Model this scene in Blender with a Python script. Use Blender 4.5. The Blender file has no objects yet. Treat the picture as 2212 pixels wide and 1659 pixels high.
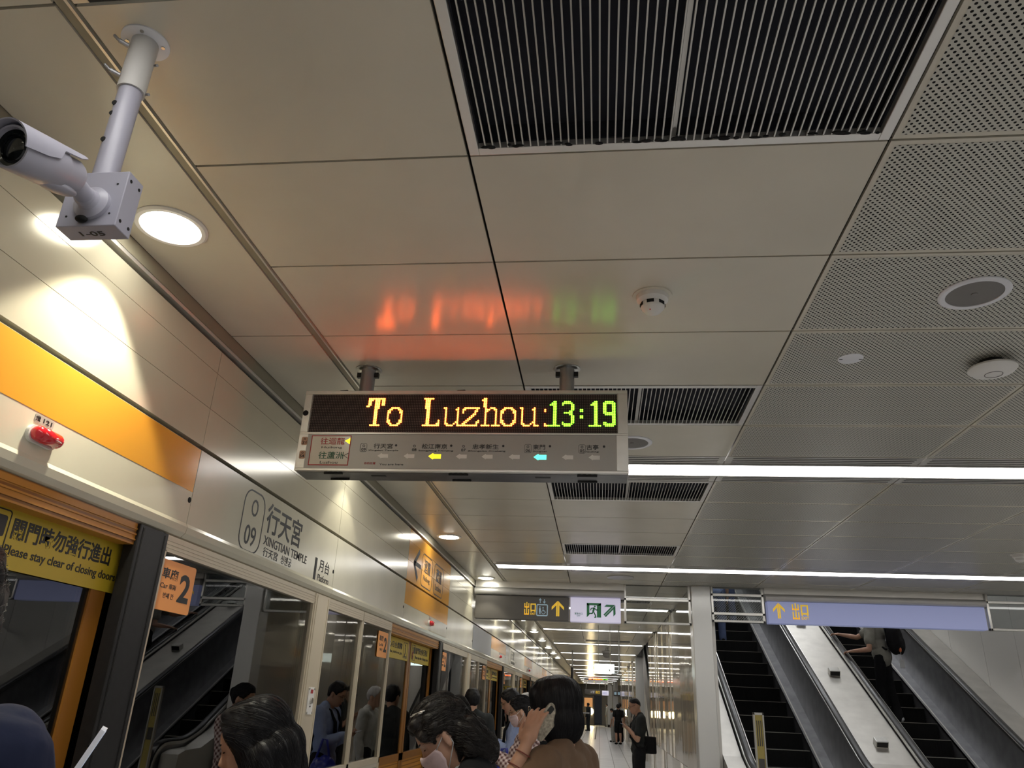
import bpy, math, random
import numpy as np
from mathutils import Matrix, Vector
from mathutils.bvhtree import BVHTree

SC = bpy.context.scene
COL = SC.collection
R = math.radians
PI = math.pi

# ------------------------------------------------------------------ camera, world, exposure
cam = bpy.data.objects.new('camera', bpy.data.cameras.new('camera'))
COL.objects.link(cam)
cam.data.sensor_width = 36.0
cam.data.lens = 26.644
cam.data.clip_start = 0.05
cam.data.clip_end = 400
_r = Vector((0.9935457, 0.1057099, 0.0411379))
_u = Vector((0.0030356, -0.3873133, 0.9219431))
_f = Vector((-0.1133917, 0.9158678, 0.3851344))
cam.matrix_world = Matrix(((_r.x, _u.x, -_f.x, 0), (_r.y, _u.y, -_f.y, 0), (_r.z, _u.z, -_f.z, 1.54), (0, 0, 0, 1)))
SC.camera = cam
W = bpy.data.worlds.new('world')
SC.world = W
W.use_nodes = True
W.node_tree.nodes['Background'].inputs[0].default_value = (0.6, 0.62, 0.65, 1)
W.node_tree.nodes['Background'].inputs[1].default_value = 0.02
SC.view_settings.view_transform = 'Standard'
SC.view_settings.look = 'None'
SC.view_settings.gamma = 1.0
SC.view_settings.use_curve_mapping = False
SC.view_settings.exposure = 0.1
SC.cycles.max_bounces = 10
SC.cycles.transparent_max_bounces = 16
SC.cycles.use_denoising = True

STRIP = 9.0      # linear ceiling light emission
DISC = 26.0      # downlight diffuser emission
SPOT = 100.0      # downlight beam power, W
CZ = 3.05        # ceiling height
XW = -1.711      # plane of the platform screen wall

# ------------------------------------------------------------------ helpers
def lin(h):
    h = h.lstrip('#')
    c = [int(h[i:i + 2], 16) / 255 for i in (0, 2, 4)]
    return tuple(x / 12.92 if x <= .04045 else ((x + .055) / 1.055) ** 2.4 for x in c)

def nodes(m):
    m.use_nodes = True
    return m.node_tree, m.node_tree.nodes['Principled BSDF']

def mat(name, c, rough=.5, metal=0., spec=.5, emit=None, es=0., var=0., vs=8., bump=0., bs=60., coat=0., sss=0., stretch=None, aniso=0.):
    m = bpy.data.materials.new(name)
    nt, b = nodes(m)
    if isinstance(c, str): c = lin(c)
    b.inputs['Base Color'].default_value = (*c, 1)
    b.inputs['Roughness'].default_value = rough
    b.inputs['Metallic'].default_value = metal
    b.inputs['Specular IOR Level'].default_value = spec
    if coat:
        b.inputs['Coat Weight'].default_value = coat
        b.inputs['Coat Roughness'].default_value = .08
    if sss:
        b.inputs['Subsurface Weight'].default_value = sss
        b.inputs['Subsurface Radius'].default_value = (.012, .005, .003)
    if aniso: b.inputs['Anisotropic'].default_value = aniso
    if emit is not None:
        if isinstance(emit, str): emit = lin(emit)
        b.inputs['Emission Color'].default_value = (*emit, 1)
        b.inputs['Emission Strength'].default_value = es
    if var or bump:
        tc = nt.nodes.new('ShaderNodeTexCoord')
        mp = nt.nodes.new('ShaderNodeMapping')
        if stretch: mp.inputs['Scale'].default_value = stretch
        nt.links.new(tc.outputs['Object'], mp.inputs[0])
        if var:
            n = nt.nodes.new('ShaderNodeTexNoise')
            n.inputs['Scale'].default_value = vs
            n.inputs['Detail'].default_value = 4
            nt.links.new(mp.outputs[0], n.inputs['Vector'])
            r = nt.nodes.new('ShaderNodeValToRGB')
            r.color_ramp.elements[0].position = .3
            r.color_ramp.elements[1].position = .7
            r.color_ramp.elements[0].color = (*[x * (1 - var) for x in c], 1)
            r.color_ramp.elements[1].color = (*[min(1, x * (1 + var)) for x in c], 1)
            nt.links.new(n.outputs[0], r.inputs[0])
            nt.links.new(r.outputs[0], b.inputs['Base Color'])
        if bump:
            n2 = nt.nodes.new('ShaderNodeTexNoise')
            n2.inputs['Scale'].default_value = bs
            n2.inputs['Detail'].default_value = 3
            nt.links.new(mp.outputs[0], n2.inputs['Vector'])
            bp = nt.nodes.new('ShaderNodeBump')
            bp.inputs['Strength'].default_value = bump
            bp.inputs['Distance'].default_value = .01
            nt.links.new(n2.outputs[0], bp.inputs['Height'])
            nt.links.new(bp.outputs[0], b.inputs['Normal'])
    return m

class B:
    """collects shapes into one mesh"""
    def __init__(s): s.v = []; s.f = []; s.mi = []
    def add(s, vs, fs, mi=0):
        o = len(s.v)
        s.v += [tuple(p) for p in vs]
        s.f += [tuple(i + o for i in f) for f in fs]
        s.mi += [mi] * len(fs)
        return s
    def box(s, x0, x1, y0, y1, z0, z1, mi=0, M=None):
        vs = [(x, y, z) for z in (z0, z1) for y in (y0, y1) for x in (x0, x1)]
        if M is not None: vs = [M @ Vector(p) for p in vs]
        return s.add(vs, [(0, 2, 3, 1), (4, 5, 7, 6), (0, 1, 5, 4), (2, 6, 7, 3), (0, 4, 6, 2), (1, 3, 7, 5)], mi)
    def cyl(s, p0, p1, r0, r1=None, n=20, mi=0, caps=True):
        r1 = r0 if r1 is None else r1
        p0, p1 = Vector(p0), Vector(p1)
        d = (p1 - p0).normalized()
        a = d.orthogonal().normalized(); b = d.cross(a)
        vs = []
        for p, r in ((p0, r0), (p1, r1)):
            for i in range(n):
                t = 2 * PI * i / n
                vs.append(p + (a * math.cos(t) + b * math.sin(t)) * r)
        fs = [(i, (i + 1) % n, n + (i + 1) % n, n + i) for i in range(n)]
        if caps: fs += [tuple(range(n - 1, -1, -1)), tuple(range(n, 2 * n))]
        return s.add(vs, fs, mi)
    def lathe(s, prof, M, n=32, mi=0, caps=True):
        vs = []
        for r, h in prof:
            for i in range(n):
                t = 2 * PI * i / n
                vs.append(M @ Vector((r * math.cos(t), r * math.sin(t), h)))
        k = len(prof)
        fs = [(j * n + i, j * n + (i + 1) % n, (j + 1) * n + (i + 1) % n, (j + 1) * n + i) for j in range(k - 1) for i in range(n)]
        if caps: fs += [tuple(range(n - 1, -1, -1)), tuple(range((k - 1) * n, k * n))]
        return s.add(vs, fs, mi)
    def prism(s, poly, d0, d1, M, mi=0):
        n = len(poly)
        vs = [M @ Vector((x, y, d)) for d in (d0, d1) for x, y in poly]
        fs = [tuple(range(n - 1, -1, -1)), tuple(range(n, 2 * n))] + [(i, (i + 1) % n, n + (i + 1) % n, n + i) for i in range(n)]
        return s.add(vs, fs, mi)
    def sph(s, c, r, M=None, nu=20, nv=12, mi=0):
        if not hasattr(r, '__len__'): r = (r, r, r)
        c = Vector(c)
        vs = []
        for j in range(1, nv):
            p = PI * j / nv
            for i in range(nu):
                t = 2 * PI * i / nu
                q = Vector((r[0] * math.sin(p) * math.cos(t), r[1] * math.sin(p) * math.sin(t), r[2] * math.cos(p)))
                vs.append(c + (M @ q if M is not None else q))
        for sg in (1, -1):
            q = Vector((0, 0, sg * r[2]))
            vs.append(c + (M @ q if M is not None else q))
        t0, b0 = len(vs) - 2, len(vs) - 1
        fs = [(j * nu + i, (j + 1) * nu + i, (j + 1) * nu + (i + 1) % nu, j * nu + (i + 1) % nu) for j in range(nv - 2) for i in range(nu)]
        fs += [(t0, i, (i + 1) % nu) for i in range(nu)]
        fs += [(b0, (nv - 2) * nu + (i + 1) % nu, (nv - 2) * nu + i) for i in range(nu)]
        return s.add(vs, fs, mi)
    def cap(s, p0, p1, r0, r1=None, n=14, mi=0):
        r1 = r0 if r1 is None else r1
        s.cyl(p0, p1, r0, r1, n, mi)
        s.sph(p0, r0, None, n, 8, mi); s.sph(p1, r1, None, n, 8, mi)
        return s
    def sweep(s, pts, sec, up=Vector((0, 0, 1)), mi=0, side=None, closed=True):
        """sweep a closed 2-D section (side, up) along pts"""
        pts = [Vector(p) for p in pts]
        n = len(sec); vs = []
        for i, p in enumerate(pts):
            d = (pts[min(i + 1, len(pts) - 1)] - pts[max(i - 1, 0)]).normalized()
            if side is not None: sd = Vector(side)
            else: sd = d.cross(up).normalized()
            u2 = sd.cross(d).normalized()
            for a, b in sec: vs.append(p + sd * a + u2 * b)
        fs = [(i * n + j, i * n + (j + 1) % n, (i + 1) * n + (j + 1) % n, (i + 1) * n + j) for i in range(len(pts) - 1) for j in range(n)]
        fs += [tuple(range(n - 1, -1, -1)), tuple(range((len(pts) - 1) * n, len(pts) * n))]
        return s.add(vs, fs, mi)
    def tube(s, pts, r, n=10, mi=0):
        pts = [Vector(p) for p in pts]
        a = None; vs = []
        for i, p in enumerate(pts):
            d = (pts[min(i + 1, len(pts) - 1)] - pts[max(i - 1, 0)]).normalized()
            if a is None: a = d.orthogonal().normalized()
            a = (a - d * a.dot(d)).normalized(); b = d.cross(a)
            for k in range(n):
                t = 2 * PI * k / n
                vs.append(p + (a * math.cos(t) + b * math.sin(t)) * r)
        fs = [(i * n + j, i * n + (j + 1) % n, (i + 1) * n + (j + 1) % n, (i + 1) * n + j) for i in range(len(pts) - 1) for j in range(n)]
        fs += [tuple(range(n - 1, -1, -1)), tuple(range((len(pts) - 1) * n, len(pts) * n))]
        return s.add(vs, fs, mi)
    def mesh(s, name):
        me = bpy.data.meshes.new(name)
        me.from_pydata(s.v, [], s.f)
        me.polygons.foreach_set('material_index', s.mi)
        me.update()
        return me
    def build(s, name, mats, parent=None, smooth=False, bevel=0., origin=None):
        if origin is not None:
            ox, oy, oz = origin
            s.v = [(x - ox, y - oy, z - oz) for x, y, z in s.v]
        return link(name, s.mesh(name), mats, parent, smooth, bevel, origin)

def link(name, me, mats, parent=None, smooth=False, bevel=0., origin=None):
    if not isinstance(mats, (list, tuple)): mats = [mats]
    for m in mats: me.materials.append(m)
    o = bpy.data.objects.new(name, me)
    COL.objects.link(o)
    if origin is not None: o.location = origin
    if parent is not None: attach(o, parent)
    if smooth:
        me.polygons.foreach_set('use_smooth', [True] * len(me.polygons))
        if smooth == 'auto':
            try: me.set_sharp_from_angle(angle=R(35))
            except Exception: pass
    if bevel:
        md = o.modifiers.new('bevel', 'BEVEL')
        md.width = bevel; md.segments = 2; md.limit_method = 'ANGLE'; md.angle_limit = R(40)
    return o

def attach(o, parent):
    o.parent = parent
    if parent.parent is None:
        o.matrix_parent_inverse = Matrix.Translation(-parent.location)

def tag(o, label, cat, group=None, kind=None):
    if label: o['label'] = label
    if cat: o['category'] = cat
    if group: o['group'] = group
    if kind: o['kind'] = kind
    return o

def thing(name, label, cat, loc=(0, 0, 0), group=None, kind=None):
    o = bpy.data.objects.new(name, None)
    COL.objects.link(o)
    o.location = loc
    o.empty_display_size = .1
    return tag(o, label, cat, group, kind)

def struct(o):
    o['kind'] = 'structure'
    return o

def dup(root, off, label=None, group=None):
    def rec(o, par):
        c = o.copy(); COL.objects.link(c)
        if par is not None: c.parent = par
        for ch in list(o.children): rec(ch, c)
        return c
    r = rec(root, None)
    r.location = Vector(root.location) + Vector(off)
    for ch in r.children: ch.matrix_parent_inverse = Matrix.Translation(-Vector(root.location))
    if label: r['label'] = label
    if group: r['group'] = group
    return r

def FW(y, z, x=XW):        # frame on the screen wall: text runs along +Y
    return Matrix(((0, 0, 1, x), (1, 0, 0, y), (0, 1, 0, z), (0, 0, 0, 1)))
def FF(x, z, y):           # frame facing the camera side (-Y)
    return Matrix(((1, 0, 0, x), (0, 0, -1, y), (0, 1, 0, z), (0, 0, 0, 1)))

_txt = {}
def text_mesh(body, off=0., ext=.012):
    k = (body, off)
    if k not in _txt:
        c = bpy.data.curves.new('lettering', 'FONT')
        c.body = body; c.size = 1; c.extrude = ext; c.offset = off; c.resolution_u = 3
        o = bpy.data.objects.new('lettering', c); COL.objects.link(o)
        me = bpy.data.meshes.new_from_object(o)
        bpy.data.objects.remove(o); bpy.data.curves.remove(c)
        co = np.zeros(len(me.vertices) * 3); me.vertices.foreach_get('co', co); co = co.reshape(-1, 3)
        fs = [tuple(p.vertices) for p in me.polygons]
        bpy.data.meshes.remove(me)
        _txt[k] = (co, fs)
    return _txt[k]

def put_text(b, body, M, w, h=None, off=0., depth=.0012, mi=0):
    co, fs = text_mesh(body, off)
    mn, mx = co.min(0), co.max(0)
    sx = w / (mx[0] - mn[0]); sy = sx if h is None else h / (mx[1] - mn[1])
    vs = [M @ Vector(((x - mn[0]) * sx, (y - mn[1]) * sy, (z - mn[2]) / max(mx[2] - mn[2], 1e-6) * depth)) for x, y, z in co]
    b.add(vs, fs, mi)

def txt(name, body, M, w, h, m, parent, off=0.):
    b = B(); put_text(b, body, M, w, h, off)
    return b.build(name, m, parent)

def rrect(w, h, r, n=6, x=0, y=0):
    pts = []
    for cx, cy, a in ((w - r, h - r, 0), (r, h - r, 90), (r, r, 180), (w - r, r, 270)):
        for i in range(n + 1):
            t = R(a + 90 * i / n)
            pts.append((x + cx + r * math.cos(t), y + cy + r * math.sin(t)))
    return pts
def ring(b, outer, inner, d0, d1, M, mi=0):
    n = len(outer)
    vs = [M @ Vector((x, y, d)) for d in (d0, d1) for pl in (outer, inner) for x, y in pl]
    fs = []
    for i in range(n):
        j = (i + 1) % n
        fs += [(2 * n + i, 2 * n + j, 3 * n + j, 3 * n + i), (i, n + i, n + j, j), (i, j, 2 * n + j, 2 * n + i), (n + i, 3 * n + i, 3 * n + j, n + j)]
    b.add(vs, fs, mi)
def rring(b, w, h, r, t, M, x=0, y=0, d=.0012, mi=0):
    ring(b, rrect(w, h, r, 6, x, y), [(p[0], p[1]) for p in rrect(w - 2 * t, h - 2 * t, max(r - t, .0005), 6, x + t, y + t)], 0, d, M, mi)
def circ(cx, cy, r, n=24): return [(cx + r * math.cos(2 * PI * i / n), cy + r * math.sin(2 * PI * i / n)) for i in range(n)]
def stroke(b, pts, w, M, d=.0012, mi=0, d0=0.):
    for (x0, y0), (x1, y1) in zip(pts[:-1], pts[1:]):
        L = math.hypot(x1 - x0, y1 - y0); nx, ny = -(y1 - y0) / L * w / 2, (x1 - x0) / L * w / 2
        b.prism([(x0 + nx, y0 + ny), (x0 - nx, y0 - ny), (x1 - nx, y1 - ny), (x1 + nx, y1 + ny)], d0, d, M, mi)
    for x, y in pts[1:-1]: b.prism(circ(x, y, w / 2, 10), d0, d, M, mi)
ORD = ['first', 'second', 'third', 'fourth', 'fifth', 'sixth', 'seventh', 'eighth', 'ninth', 'tenth', 'eleventh', 'twelfth', 'thirteenth', 'fourteenth', 'fifteenth', 'sixteenth']

# ------------------------------------------------------------------ materials
m_ceil = mat('ceiling panel enamel', (.59, .55, .45), .2, 0, .5, var=.05, vs=2.2, bump=.03, bs=3)
m_gap = mat('dark joint', (.03, .028, .025), .8)
m_track = mat('joint track metal', (.27, .245, .18), .5, .1)
m_bright = mat('bright aluminium edge', (.72, .70, .66), .35, .7)
m_cream = mat('cream enamel', (.60, .565, .445), .2, 0, .5, var=.05, vs=3)
m_cream2 = mat('cream frame metal', (.60, .52, .39), .33, .25)
m_upper = mat('upper wall enamel', (.58, .54, .42), .16, .15, .5, var=.04, vs=2.5)
m_orange = mat('orange enamel', (.76, .35, .04), .22, 0, .5)
m_black = mat('black lettering', (.012, .012, .013), .5)
m_blackmetal = mat('black door post', (.012, .0115, .012), .42, .3, var=.2, vs=40)
m_steel = mat('brushed steel', (.56, .55, .52), .28, 1., var=.06, vs=30, stretch=(1, 1, 12))
m_steel2 = mat('satin sign steel', (.62, .60, .56), .36, .85, var=.06, vs=14)
m_darksteel = mat('dark balustrade steel', (.34, .34, .35), .42, .85, var=.15, vs=6)
m_deck = mat('satin deck steel', (.52, .50, .46), .42, .9, var=.08, vs=5)
m_rubber = mat('black handrail rubber', (.012, .012, .012), .3)
m_step = mat('black step', (.006, .006, .006), .8, 0, .2)
m_nose = mat('step nose strip', (.34, .32, .27), .5)
m_white = mat('white paint', (.74, .74, .77), .38)
m_cctv = mat('white camera housing', (.34, .338, .40), .36)
m_plastic = mat('white plastic', (.72, .70, .66), .4)
m_grey = mat('grey speaker cloth', (.20, .19, .18), .8, bump=.1, bs=400)
m_lens = mat('dark lens glass', (.01, .012, .012), .08)
m_hole = mat('dark hole', (.004, .004, .004), .9)
m_duct = mat('dark duct lining', (.010, .011, .018), .9)
m_bar = mat('grille bar metal', (.55, .53, .49), .3, .8)
m_red = mat('red lamp lens', (.62, .01, .02), .15, 0, .6, coat=.6)
m_yellow = mat('yellow film', (.52, .38, .025), .45)
m_plate = mat('orange plate', (.88, .36, .10), .45)
m_darkplate = mat('dark sign face', (.075, .068, .062), .42)
m_blueplate = mat('backlit slate blue sign face', (.22, .24, .40), .4, emit=(.24, .27, .46), es=.42)
m_signyellow = mat('sign yellow with added glow', (.80, .52, .03), .4, emit=(.8, .5, .04), es=.35)  # glow added to brighten yellow glyphs, also on dark signs not plainly lit
m_signblue = mat('pale blue pictogram', (.30, .42, .50), .4, emit=(.3, .42, .5), es=.25)
m_green = mat('green pictogram', (.01, .19, .06), .4)
m_roll = mat('grey roller casing', (.46, .45, .44), .35, .3)
m_wallwhite = mat('white wall panel', (.66, .64, .60), .35)
m_tunnel = mat('tunnel dark', (.010, .010, .010), .9)
m_pillar = mat('pillar cladding', (.62, .62, .60), .25, .3)
m_redtxt = mat('red lettering', (.35, .02, .02), .5)
m_greentxt = mat('green lettering', (.01, .09, .04), .5)
m_badge = mat('brown badge', (.42, .25, .16), .5)
m_arrow = mat('unlit arrow', (.66, .64, .60), .4)
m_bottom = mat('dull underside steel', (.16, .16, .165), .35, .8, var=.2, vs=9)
m_arrow_y = mat('lit yellow arrow', (.8, .7, .02), .4, emit=(1, .78, .02), es=1.3)
m_arrow_g = mat('lit green arrow', (.2, .8, .65), .4, emit=(.12, .95, .68), es=1.2)
m_led_o = mat('lit amber diode', (.1, .03, 0), .4, emit=(1, .11, .012), es=26)
m_led_g = mat('lit green diode', (.05, .1, 0), .4, emit=(.22, 1, .03), es=4.2)
m_strip = mat('linear light diffuser', (.9, .9, .88), .5, emit=(1, .975, .94), es=STRIP)
m_disc = mat('downlight diffuser', (.9, .9, .85), .5, emit=(1, .97, .84), es=DISC)
m_exitlit = mat('lit white sign face', (.7, .7, .75), .4, emit=(.70, .64, .95), es=.32)
m_boxlit = mat('lit exit box face', (.8, .8, .8), .4, emit=(.85, 1, .95), es=3.0)
m_train = mat('train headlight', (.9, .85, .6), .4, emit=(1, .8, .42), es=60)

def glass_mat(name, ior, tint):
    m = bpy.data.materials.new(name); m.use_nodes = True
    nt = m.node_tree; nt.nodes.clear()
    o = nt.nodes.new('ShaderNodeOutputMaterial'); mx = nt.nodes.new('ShaderNodeMixShader')
    fr = nt.nodes.new('ShaderNodeFresnel'); fr.inputs[0].default_value = ior
    tr = nt.nodes.new('ShaderNodeBsdfTransparent'); tr.inputs[0].default_value = (*tint, 1)
    gl = nt.nodes.new('ShaderNodeBsdfGlossy'); gl.inputs['Roughness'].default_value = .0
    nt.links.new(fr.outputs[0], mx.inputs[0]); nt.links.new(tr.outputs[0], mx.inputs[1]); nt.links.new(gl.outputs[0], mx.inputs[2])
    nt.links.new(mx.outputs[0], o.inputs[0])
    return m
m_glass = glass_mat('platform door glass', 2.5, (.75, .78, .76))
m_clear = glass_mat('clear smoke screen glass', 1.4, (.82, .84, .84))

def perf_mat():
    m = bpy.data.materials.new('perforated ceiling enamel')
    nt, b = nodes(m)
    b.inputs['Roughness'].default_value = .3
    tc = nt.nodes.new('ShaderNodeTexCoord')
    ds = []
    for off in (0., .5):
        sc = nt.nodes.new('ShaderNodeVectorMath'); sc.operation = 'MULTIPLY_ADD'
        sc.inputs[1].default_value = (46, 46, 0); sc.inputs[2].default_value = (off, off, 0)
        fr = nt.nodes.new('ShaderNodeVectorMath'); fr.operation = 'FRACTION'
        sb = nt.nodes.new('ShaderNodeVectorMath'); sb.operation = 'SUBTRACT'; sb.inputs[1].default_value = (.5, .5, 0)
        ln = nt.nodes.new('ShaderNodeVectorMath'); ln.operation = 'LENGTH'
        nt.links.new(tc.outputs['Object'], sc.inputs[0]); nt.links.new(sc.outputs[0], fr.inputs[0])
        nt.links.new(fr.outputs[0], sb.inputs[0]); nt.links.new(sb.outputs[0], ln.inputs[0])
        ds.append(ln)
    mn = nt.nodes.new('ShaderNodeMath'); mn.operation = 'MINIMUM'
    nt.links.new(ds[0].outputs['Value'], mn.inputs[0]); nt.links.new(ds[1].outputs['Value'], mn.inputs[1])
    lt = nt.nodes.new('ShaderNodeMath'); lt.operation = 'LESS_THAN'; lt.inputs[1].default_value = .19
    nt.links.new(mn.outputs[0], lt.inputs[0])
    mx = nt.nodes.new('ShaderNodeMix'); mx.data_type = 'RGBA'
    mx.inputs[6].default_value = (.51, .495, .43, 1); mx.inputs[7].default_value = (.02, .02, .02, 1)
    nt.links.new(lt.outputs[0], mx.inputs[0]); nt.links.new(mx.outputs[2], b.inputs['Base Color'])
    inv = nt.nodes.new('ShaderNodeMath'); inv.operation = 'MULTIPLY_ADD'; inv.inputs[1].default_value = -.5; inv.inputs[2].default_value = .5
    nt.links.new(lt.outputs[0], inv.inputs[0]); nt.links.new(inv.outputs[0], b.inputs['Specular IOR Level'])
    return m
m_perf = perf_mat()

def led_mat():
    m = bpy.data.materials.new('unlit diode matrix')
    nt, b = nodes(m)
    b.inputs['Roughness'].default_value = .55
    b.inputs['Specular IOR Level'].default_value = .2
    tc = nt.nodes.new('ShaderNodeTexCoord')
    sc = nt.nodes.new('ShaderNodeVectorMath'); sc.operation = 'MULTIPLY'
    sc.inputs[1].default_value = (1 / LP, 0, 1 / LP)
    fr = nt.nodes.new('ShaderNodeVectorMath'); fr.operation = 'FRACTION'
    sb = nt.nodes.new('ShaderNodeVectorMath'); sb.operation = 'SUBTRACT'; sb.inputs[1].default_value = (.5, 0, .5)
    ln = nt.nodes.new('ShaderNodeVectorMath'); ln.operation = 'LENGTH'
    lt = nt.nodes.new('ShaderNodeMath'); lt.operation = 'LESS_THAN'; lt.inputs[1].default_value = .26
    mx = nt.nodes.new('ShaderNodeMix'); mx.data_type = 'RGBA'
    mx.inputs[6].default_value = (.018, .012, .012, 1); mx.inputs[7].default_value = (.17, .13, .11, 1)
    for a, c in ((tc.outputs['Object'], sc.inputs[0]), (sc.outputs[0], fr.inputs[0]), (fr.outputs[0], sb.inputs[0]), (sb.outputs[0], ln.inputs[0]), (ln.outputs['Value'], lt.inputs[0]), (lt.outputs[0], mx.inputs[0]), (mx.outputs[2], b.inputs['Base Color'])):
        nt.links.new(a, c)
    return m
LX0, LX1, LZ0, LZ1 = -1.379, .086, 2.684, 2.874
NCOL, NROW = 178, 24
LP = (LX1 - LX0) / NCOL

def tile_mat():
    m = bpy.data.materials.new('floor tile')
    nt, b = nodes(m)
    b.inputs['Roughness'].default_value = .3
    tc = nt.nodes.new('ShaderNodeTexCoord')
    br = nt.nodes.new('ShaderNodeTexBrick')
    br.offset = 0; br.inputs['Scale'].default_value = 1
    br.inputs['Brick Width'].default_value = .4; br.inputs['Row Height'].default_value = .8
    br.inputs['Mortar Size'].default_value = .012
    br.inputs['Color1'].default_value = (.60, .61, .64, 1); br.inputs['Color2'].default_value = (.68, .69, .72, 1)
    br.inputs['Mortar'].default_value = (.12, .12, .13, 1)
    nt.links.new(tc.outputs['Object'], br.inputs['Vector'])
    nt.links.new(br.outputs['Color'], b.inputs['Base Color'])
    return m
m_tile = tile_mat()
def stripe_mat(name, c1, c2, per):
    m = bpy.data.materials.new(name)
    nt, b = nodes(m)
    b.inputs['Roughness'].default_value = .4
    tc = nt.nodes.new('ShaderNodeTexCoord')
    wv = nt.nodes.new('ShaderNodeTexWave'); wv.bands_direction = 'Z'
    wv.inputs['Scale'].default_value = .314 / per * 1.0
    rp = nt.nodes.new('ShaderNodeValToRGB'); rp.color_ramp.elements[0].position = .08; rp.color_ramp.elements[1].position = .25
    rp.color_ramp.elements[0].color = (*c2, 1); rp.color_ramp.elements[1].color = (*c1, 1)
    nt.links.new(tc.outputs['Object'], wv.inputs[0]); nt.links.new(wv.outputs[0], rp.inputs[0]); nt.links.new(rp.outputs[0], b.inputs['Base Color'])
    return m
m_orstripe = stripe_mat('orange ribbed panel', (.46, .20, .025), (.22, .085, .01), .035)
m_crstripe = stripe_mat('cream ribbed panel', (.58, .53, .43), (.30, .26, .2), .035)

# ------------------------------------------------------------------ setting: floor, ceiling, walls
b = B(); b.box(-1.80, 9, -5, 75, -.1, 0)
struct(b.build('floor', m_tile))
b = B(); b.box(-7.0, -1.95, -5, 80, -1.6, -1.5); b.box(-7.1, -7.0, -5, 80, -1.5, 5); b.box(-7, -1.95, -5, 80, 4.4, 4.5)
b.box(-1.97, -1.95, -5, 80, -1.5, -.02)
struct(b.build('wall_tunnel', m_tunnel))
YB = 10.6
seamX = [-1.262, -.387, .824, 2.046, 3.268, 4.49, 5.7, 6.6]
GR = {-1, 3, 6, 10}
LM = {-9, -2, 5, 12}
b = B()
YK = lambda k: 1.815 + .6 * k
g = .0045
def panel(x0, x1, y0, y1, mi, perf=False):
    b.box(x0 + g, x1 - g, y0 + g, y1 - g, CZ, CZ + .012, mi)
    if perf:
        e = .022
        b.add([(x0 + e, y0 + e, CZ - .0006), (x1 - e, y0 + e, CZ - .0006), (x1 - e, y1 - e, CZ - .0006), (x0 + e, y1 - e, CZ - .0006)], [(0, 3, 2, 1)], 1)
kb = 15
for k in range(-11, 113):
    y0, y1 = YK(k), YK(k + 1)
    if k == 14: y1 = YB + .0
    if k == 15: y0 = YB + .10
    for j in range(7):
        x0, x1 = seamX[j], seamX[j + 1]
        if k >= 15 and j >= 2: continue
        if k in LM or (k > 15 and (k - 19) % 7 == 0): continue
        if j == 1 and (k in GR or k in (17, 31)): continue
        panel(x0, x1, y0, y1, 0, 2 <= j)
    if k >= 15 and not ((k - 19) % 7 == 0): panel(.824, 1.225, y0, y1, 0)
for i in range(-4, 39):
    panel(-1.70, -1.305, -.59 + 1.8 * i, -.59 + 1.8 * (i + 1), 0)
b.box(-1.72, 6.7, -5, YB + .1, CZ + .09, CZ + .12, 2)
b.box(-1.72, 1.225, YB + .1, 70, CZ + .09, CZ + .12, 2)
b.box(-1.305, -1.262, -5, 70, CZ + .004, CZ + .02, 3)
b.box(-1.274, -1.266, -5, 70, CZ - .004, CZ + .006, 4)
for k in list(LM) + [19 + 7 * i for i in range(13)]:
    y0, y1 = YK(k), YK(k + 1); xe = 6.6 if k < 14 else 1.2
    cells = [c for c in zip(seamX[:-1], seamX[1:]) if c[0] < xe - .2]
    for x0, x1 in cells:
        x1 = min(x1, xe)
        for (a0, a1) in ((y0, y0 + .155), (y1 - .155, y1)):
            b.box(x0 + g, x0 + .045, a0 + g, a1 - g, CZ, CZ + .01, 4)
            b.box(x1 - .045, x1 - g, a0 + g, a1 - g, CZ, CZ + .01, 4)
            for q in range(4):
                yy = a0 + .006 + q * (.149 / 3.9)
                b.box(x0 + .04, x1 - .04, yy, yy + .019, CZ - .001, CZ + .001, 4)
            b.box(x0 + .04, x1 - .04, a0 + .004, a1 - .004, CZ + .0015, CZ + .006, 2)  # dark sheet close behind the slats stands in for shade in the slots
struct(b.build('ceiling', [m_ceil, m_perf, m_gap, m_track, m_bright]))

b = B()     # trim between ceiling and screen wall
b.box(-1.712, -1.70, -5, 70, 2.99, CZ + .012, 0); b.box(-1.735, -1.70, -5, 70, 2.975, 2.992, 1)
struct(b.build('trim_1', [m_track, m_bright]))
PER, P0 = 5.85, .93
b = B()     # upper wall above the header panels
edges = []
for i in range(-1, 12):
    P = P0 + PER * i
    edges += [P, P + 2.05, P + 3.93]
segs = list(zip(edges[:-1], edges[1:]))
for i, (y0, y1) in enumerate(segs):
    if y1 < -5: continue
    if abs(y0 - (P0 + PER)) < .01: continue
    for z0, z1 in ((2.505, 2.677), (2.679, 2.847), (2.849, 2.955)):
        b.box(-1.76, XW, y0 + .002, y1 - .002, z0, z1, 0)
b.box(-1.80, -1.765, -5, 70, 2.49, 3.1, 1)
struct(b.build('wall_left', [m_upper, m_hole]))
b = B()
for z0, z1 in ((2.505, 2.677), (2.679, 2.847), (2.849, 2.955)): b.box(-1.76, XW, P0 + PER + .002, P0 + PER + 2.05 - .002, z0, z1, 0)
dirsign = thing('direction_sign', 'orange wall panel with black arrow and two outlined destination names', 'sign', (XW, P0 + PER, 2.5))
b.build('panel', m_orange, dirsign)

# walls right, behind, corridor, escalator well
b = B(); b.box(6.6, 6.7, -5, YB, 0, CZ + .1)  # unseen side wall, put in to enclose the light
struct(b.build('wall_right', m_wallwhite))
b = B(); b.box(-1.8, 6.7, -5.1, -5, 0, CZ + .1)  # unseen wall behind the camera, also added to enclose the light
struct(b.build('wall_back', m_wallwhite))
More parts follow.
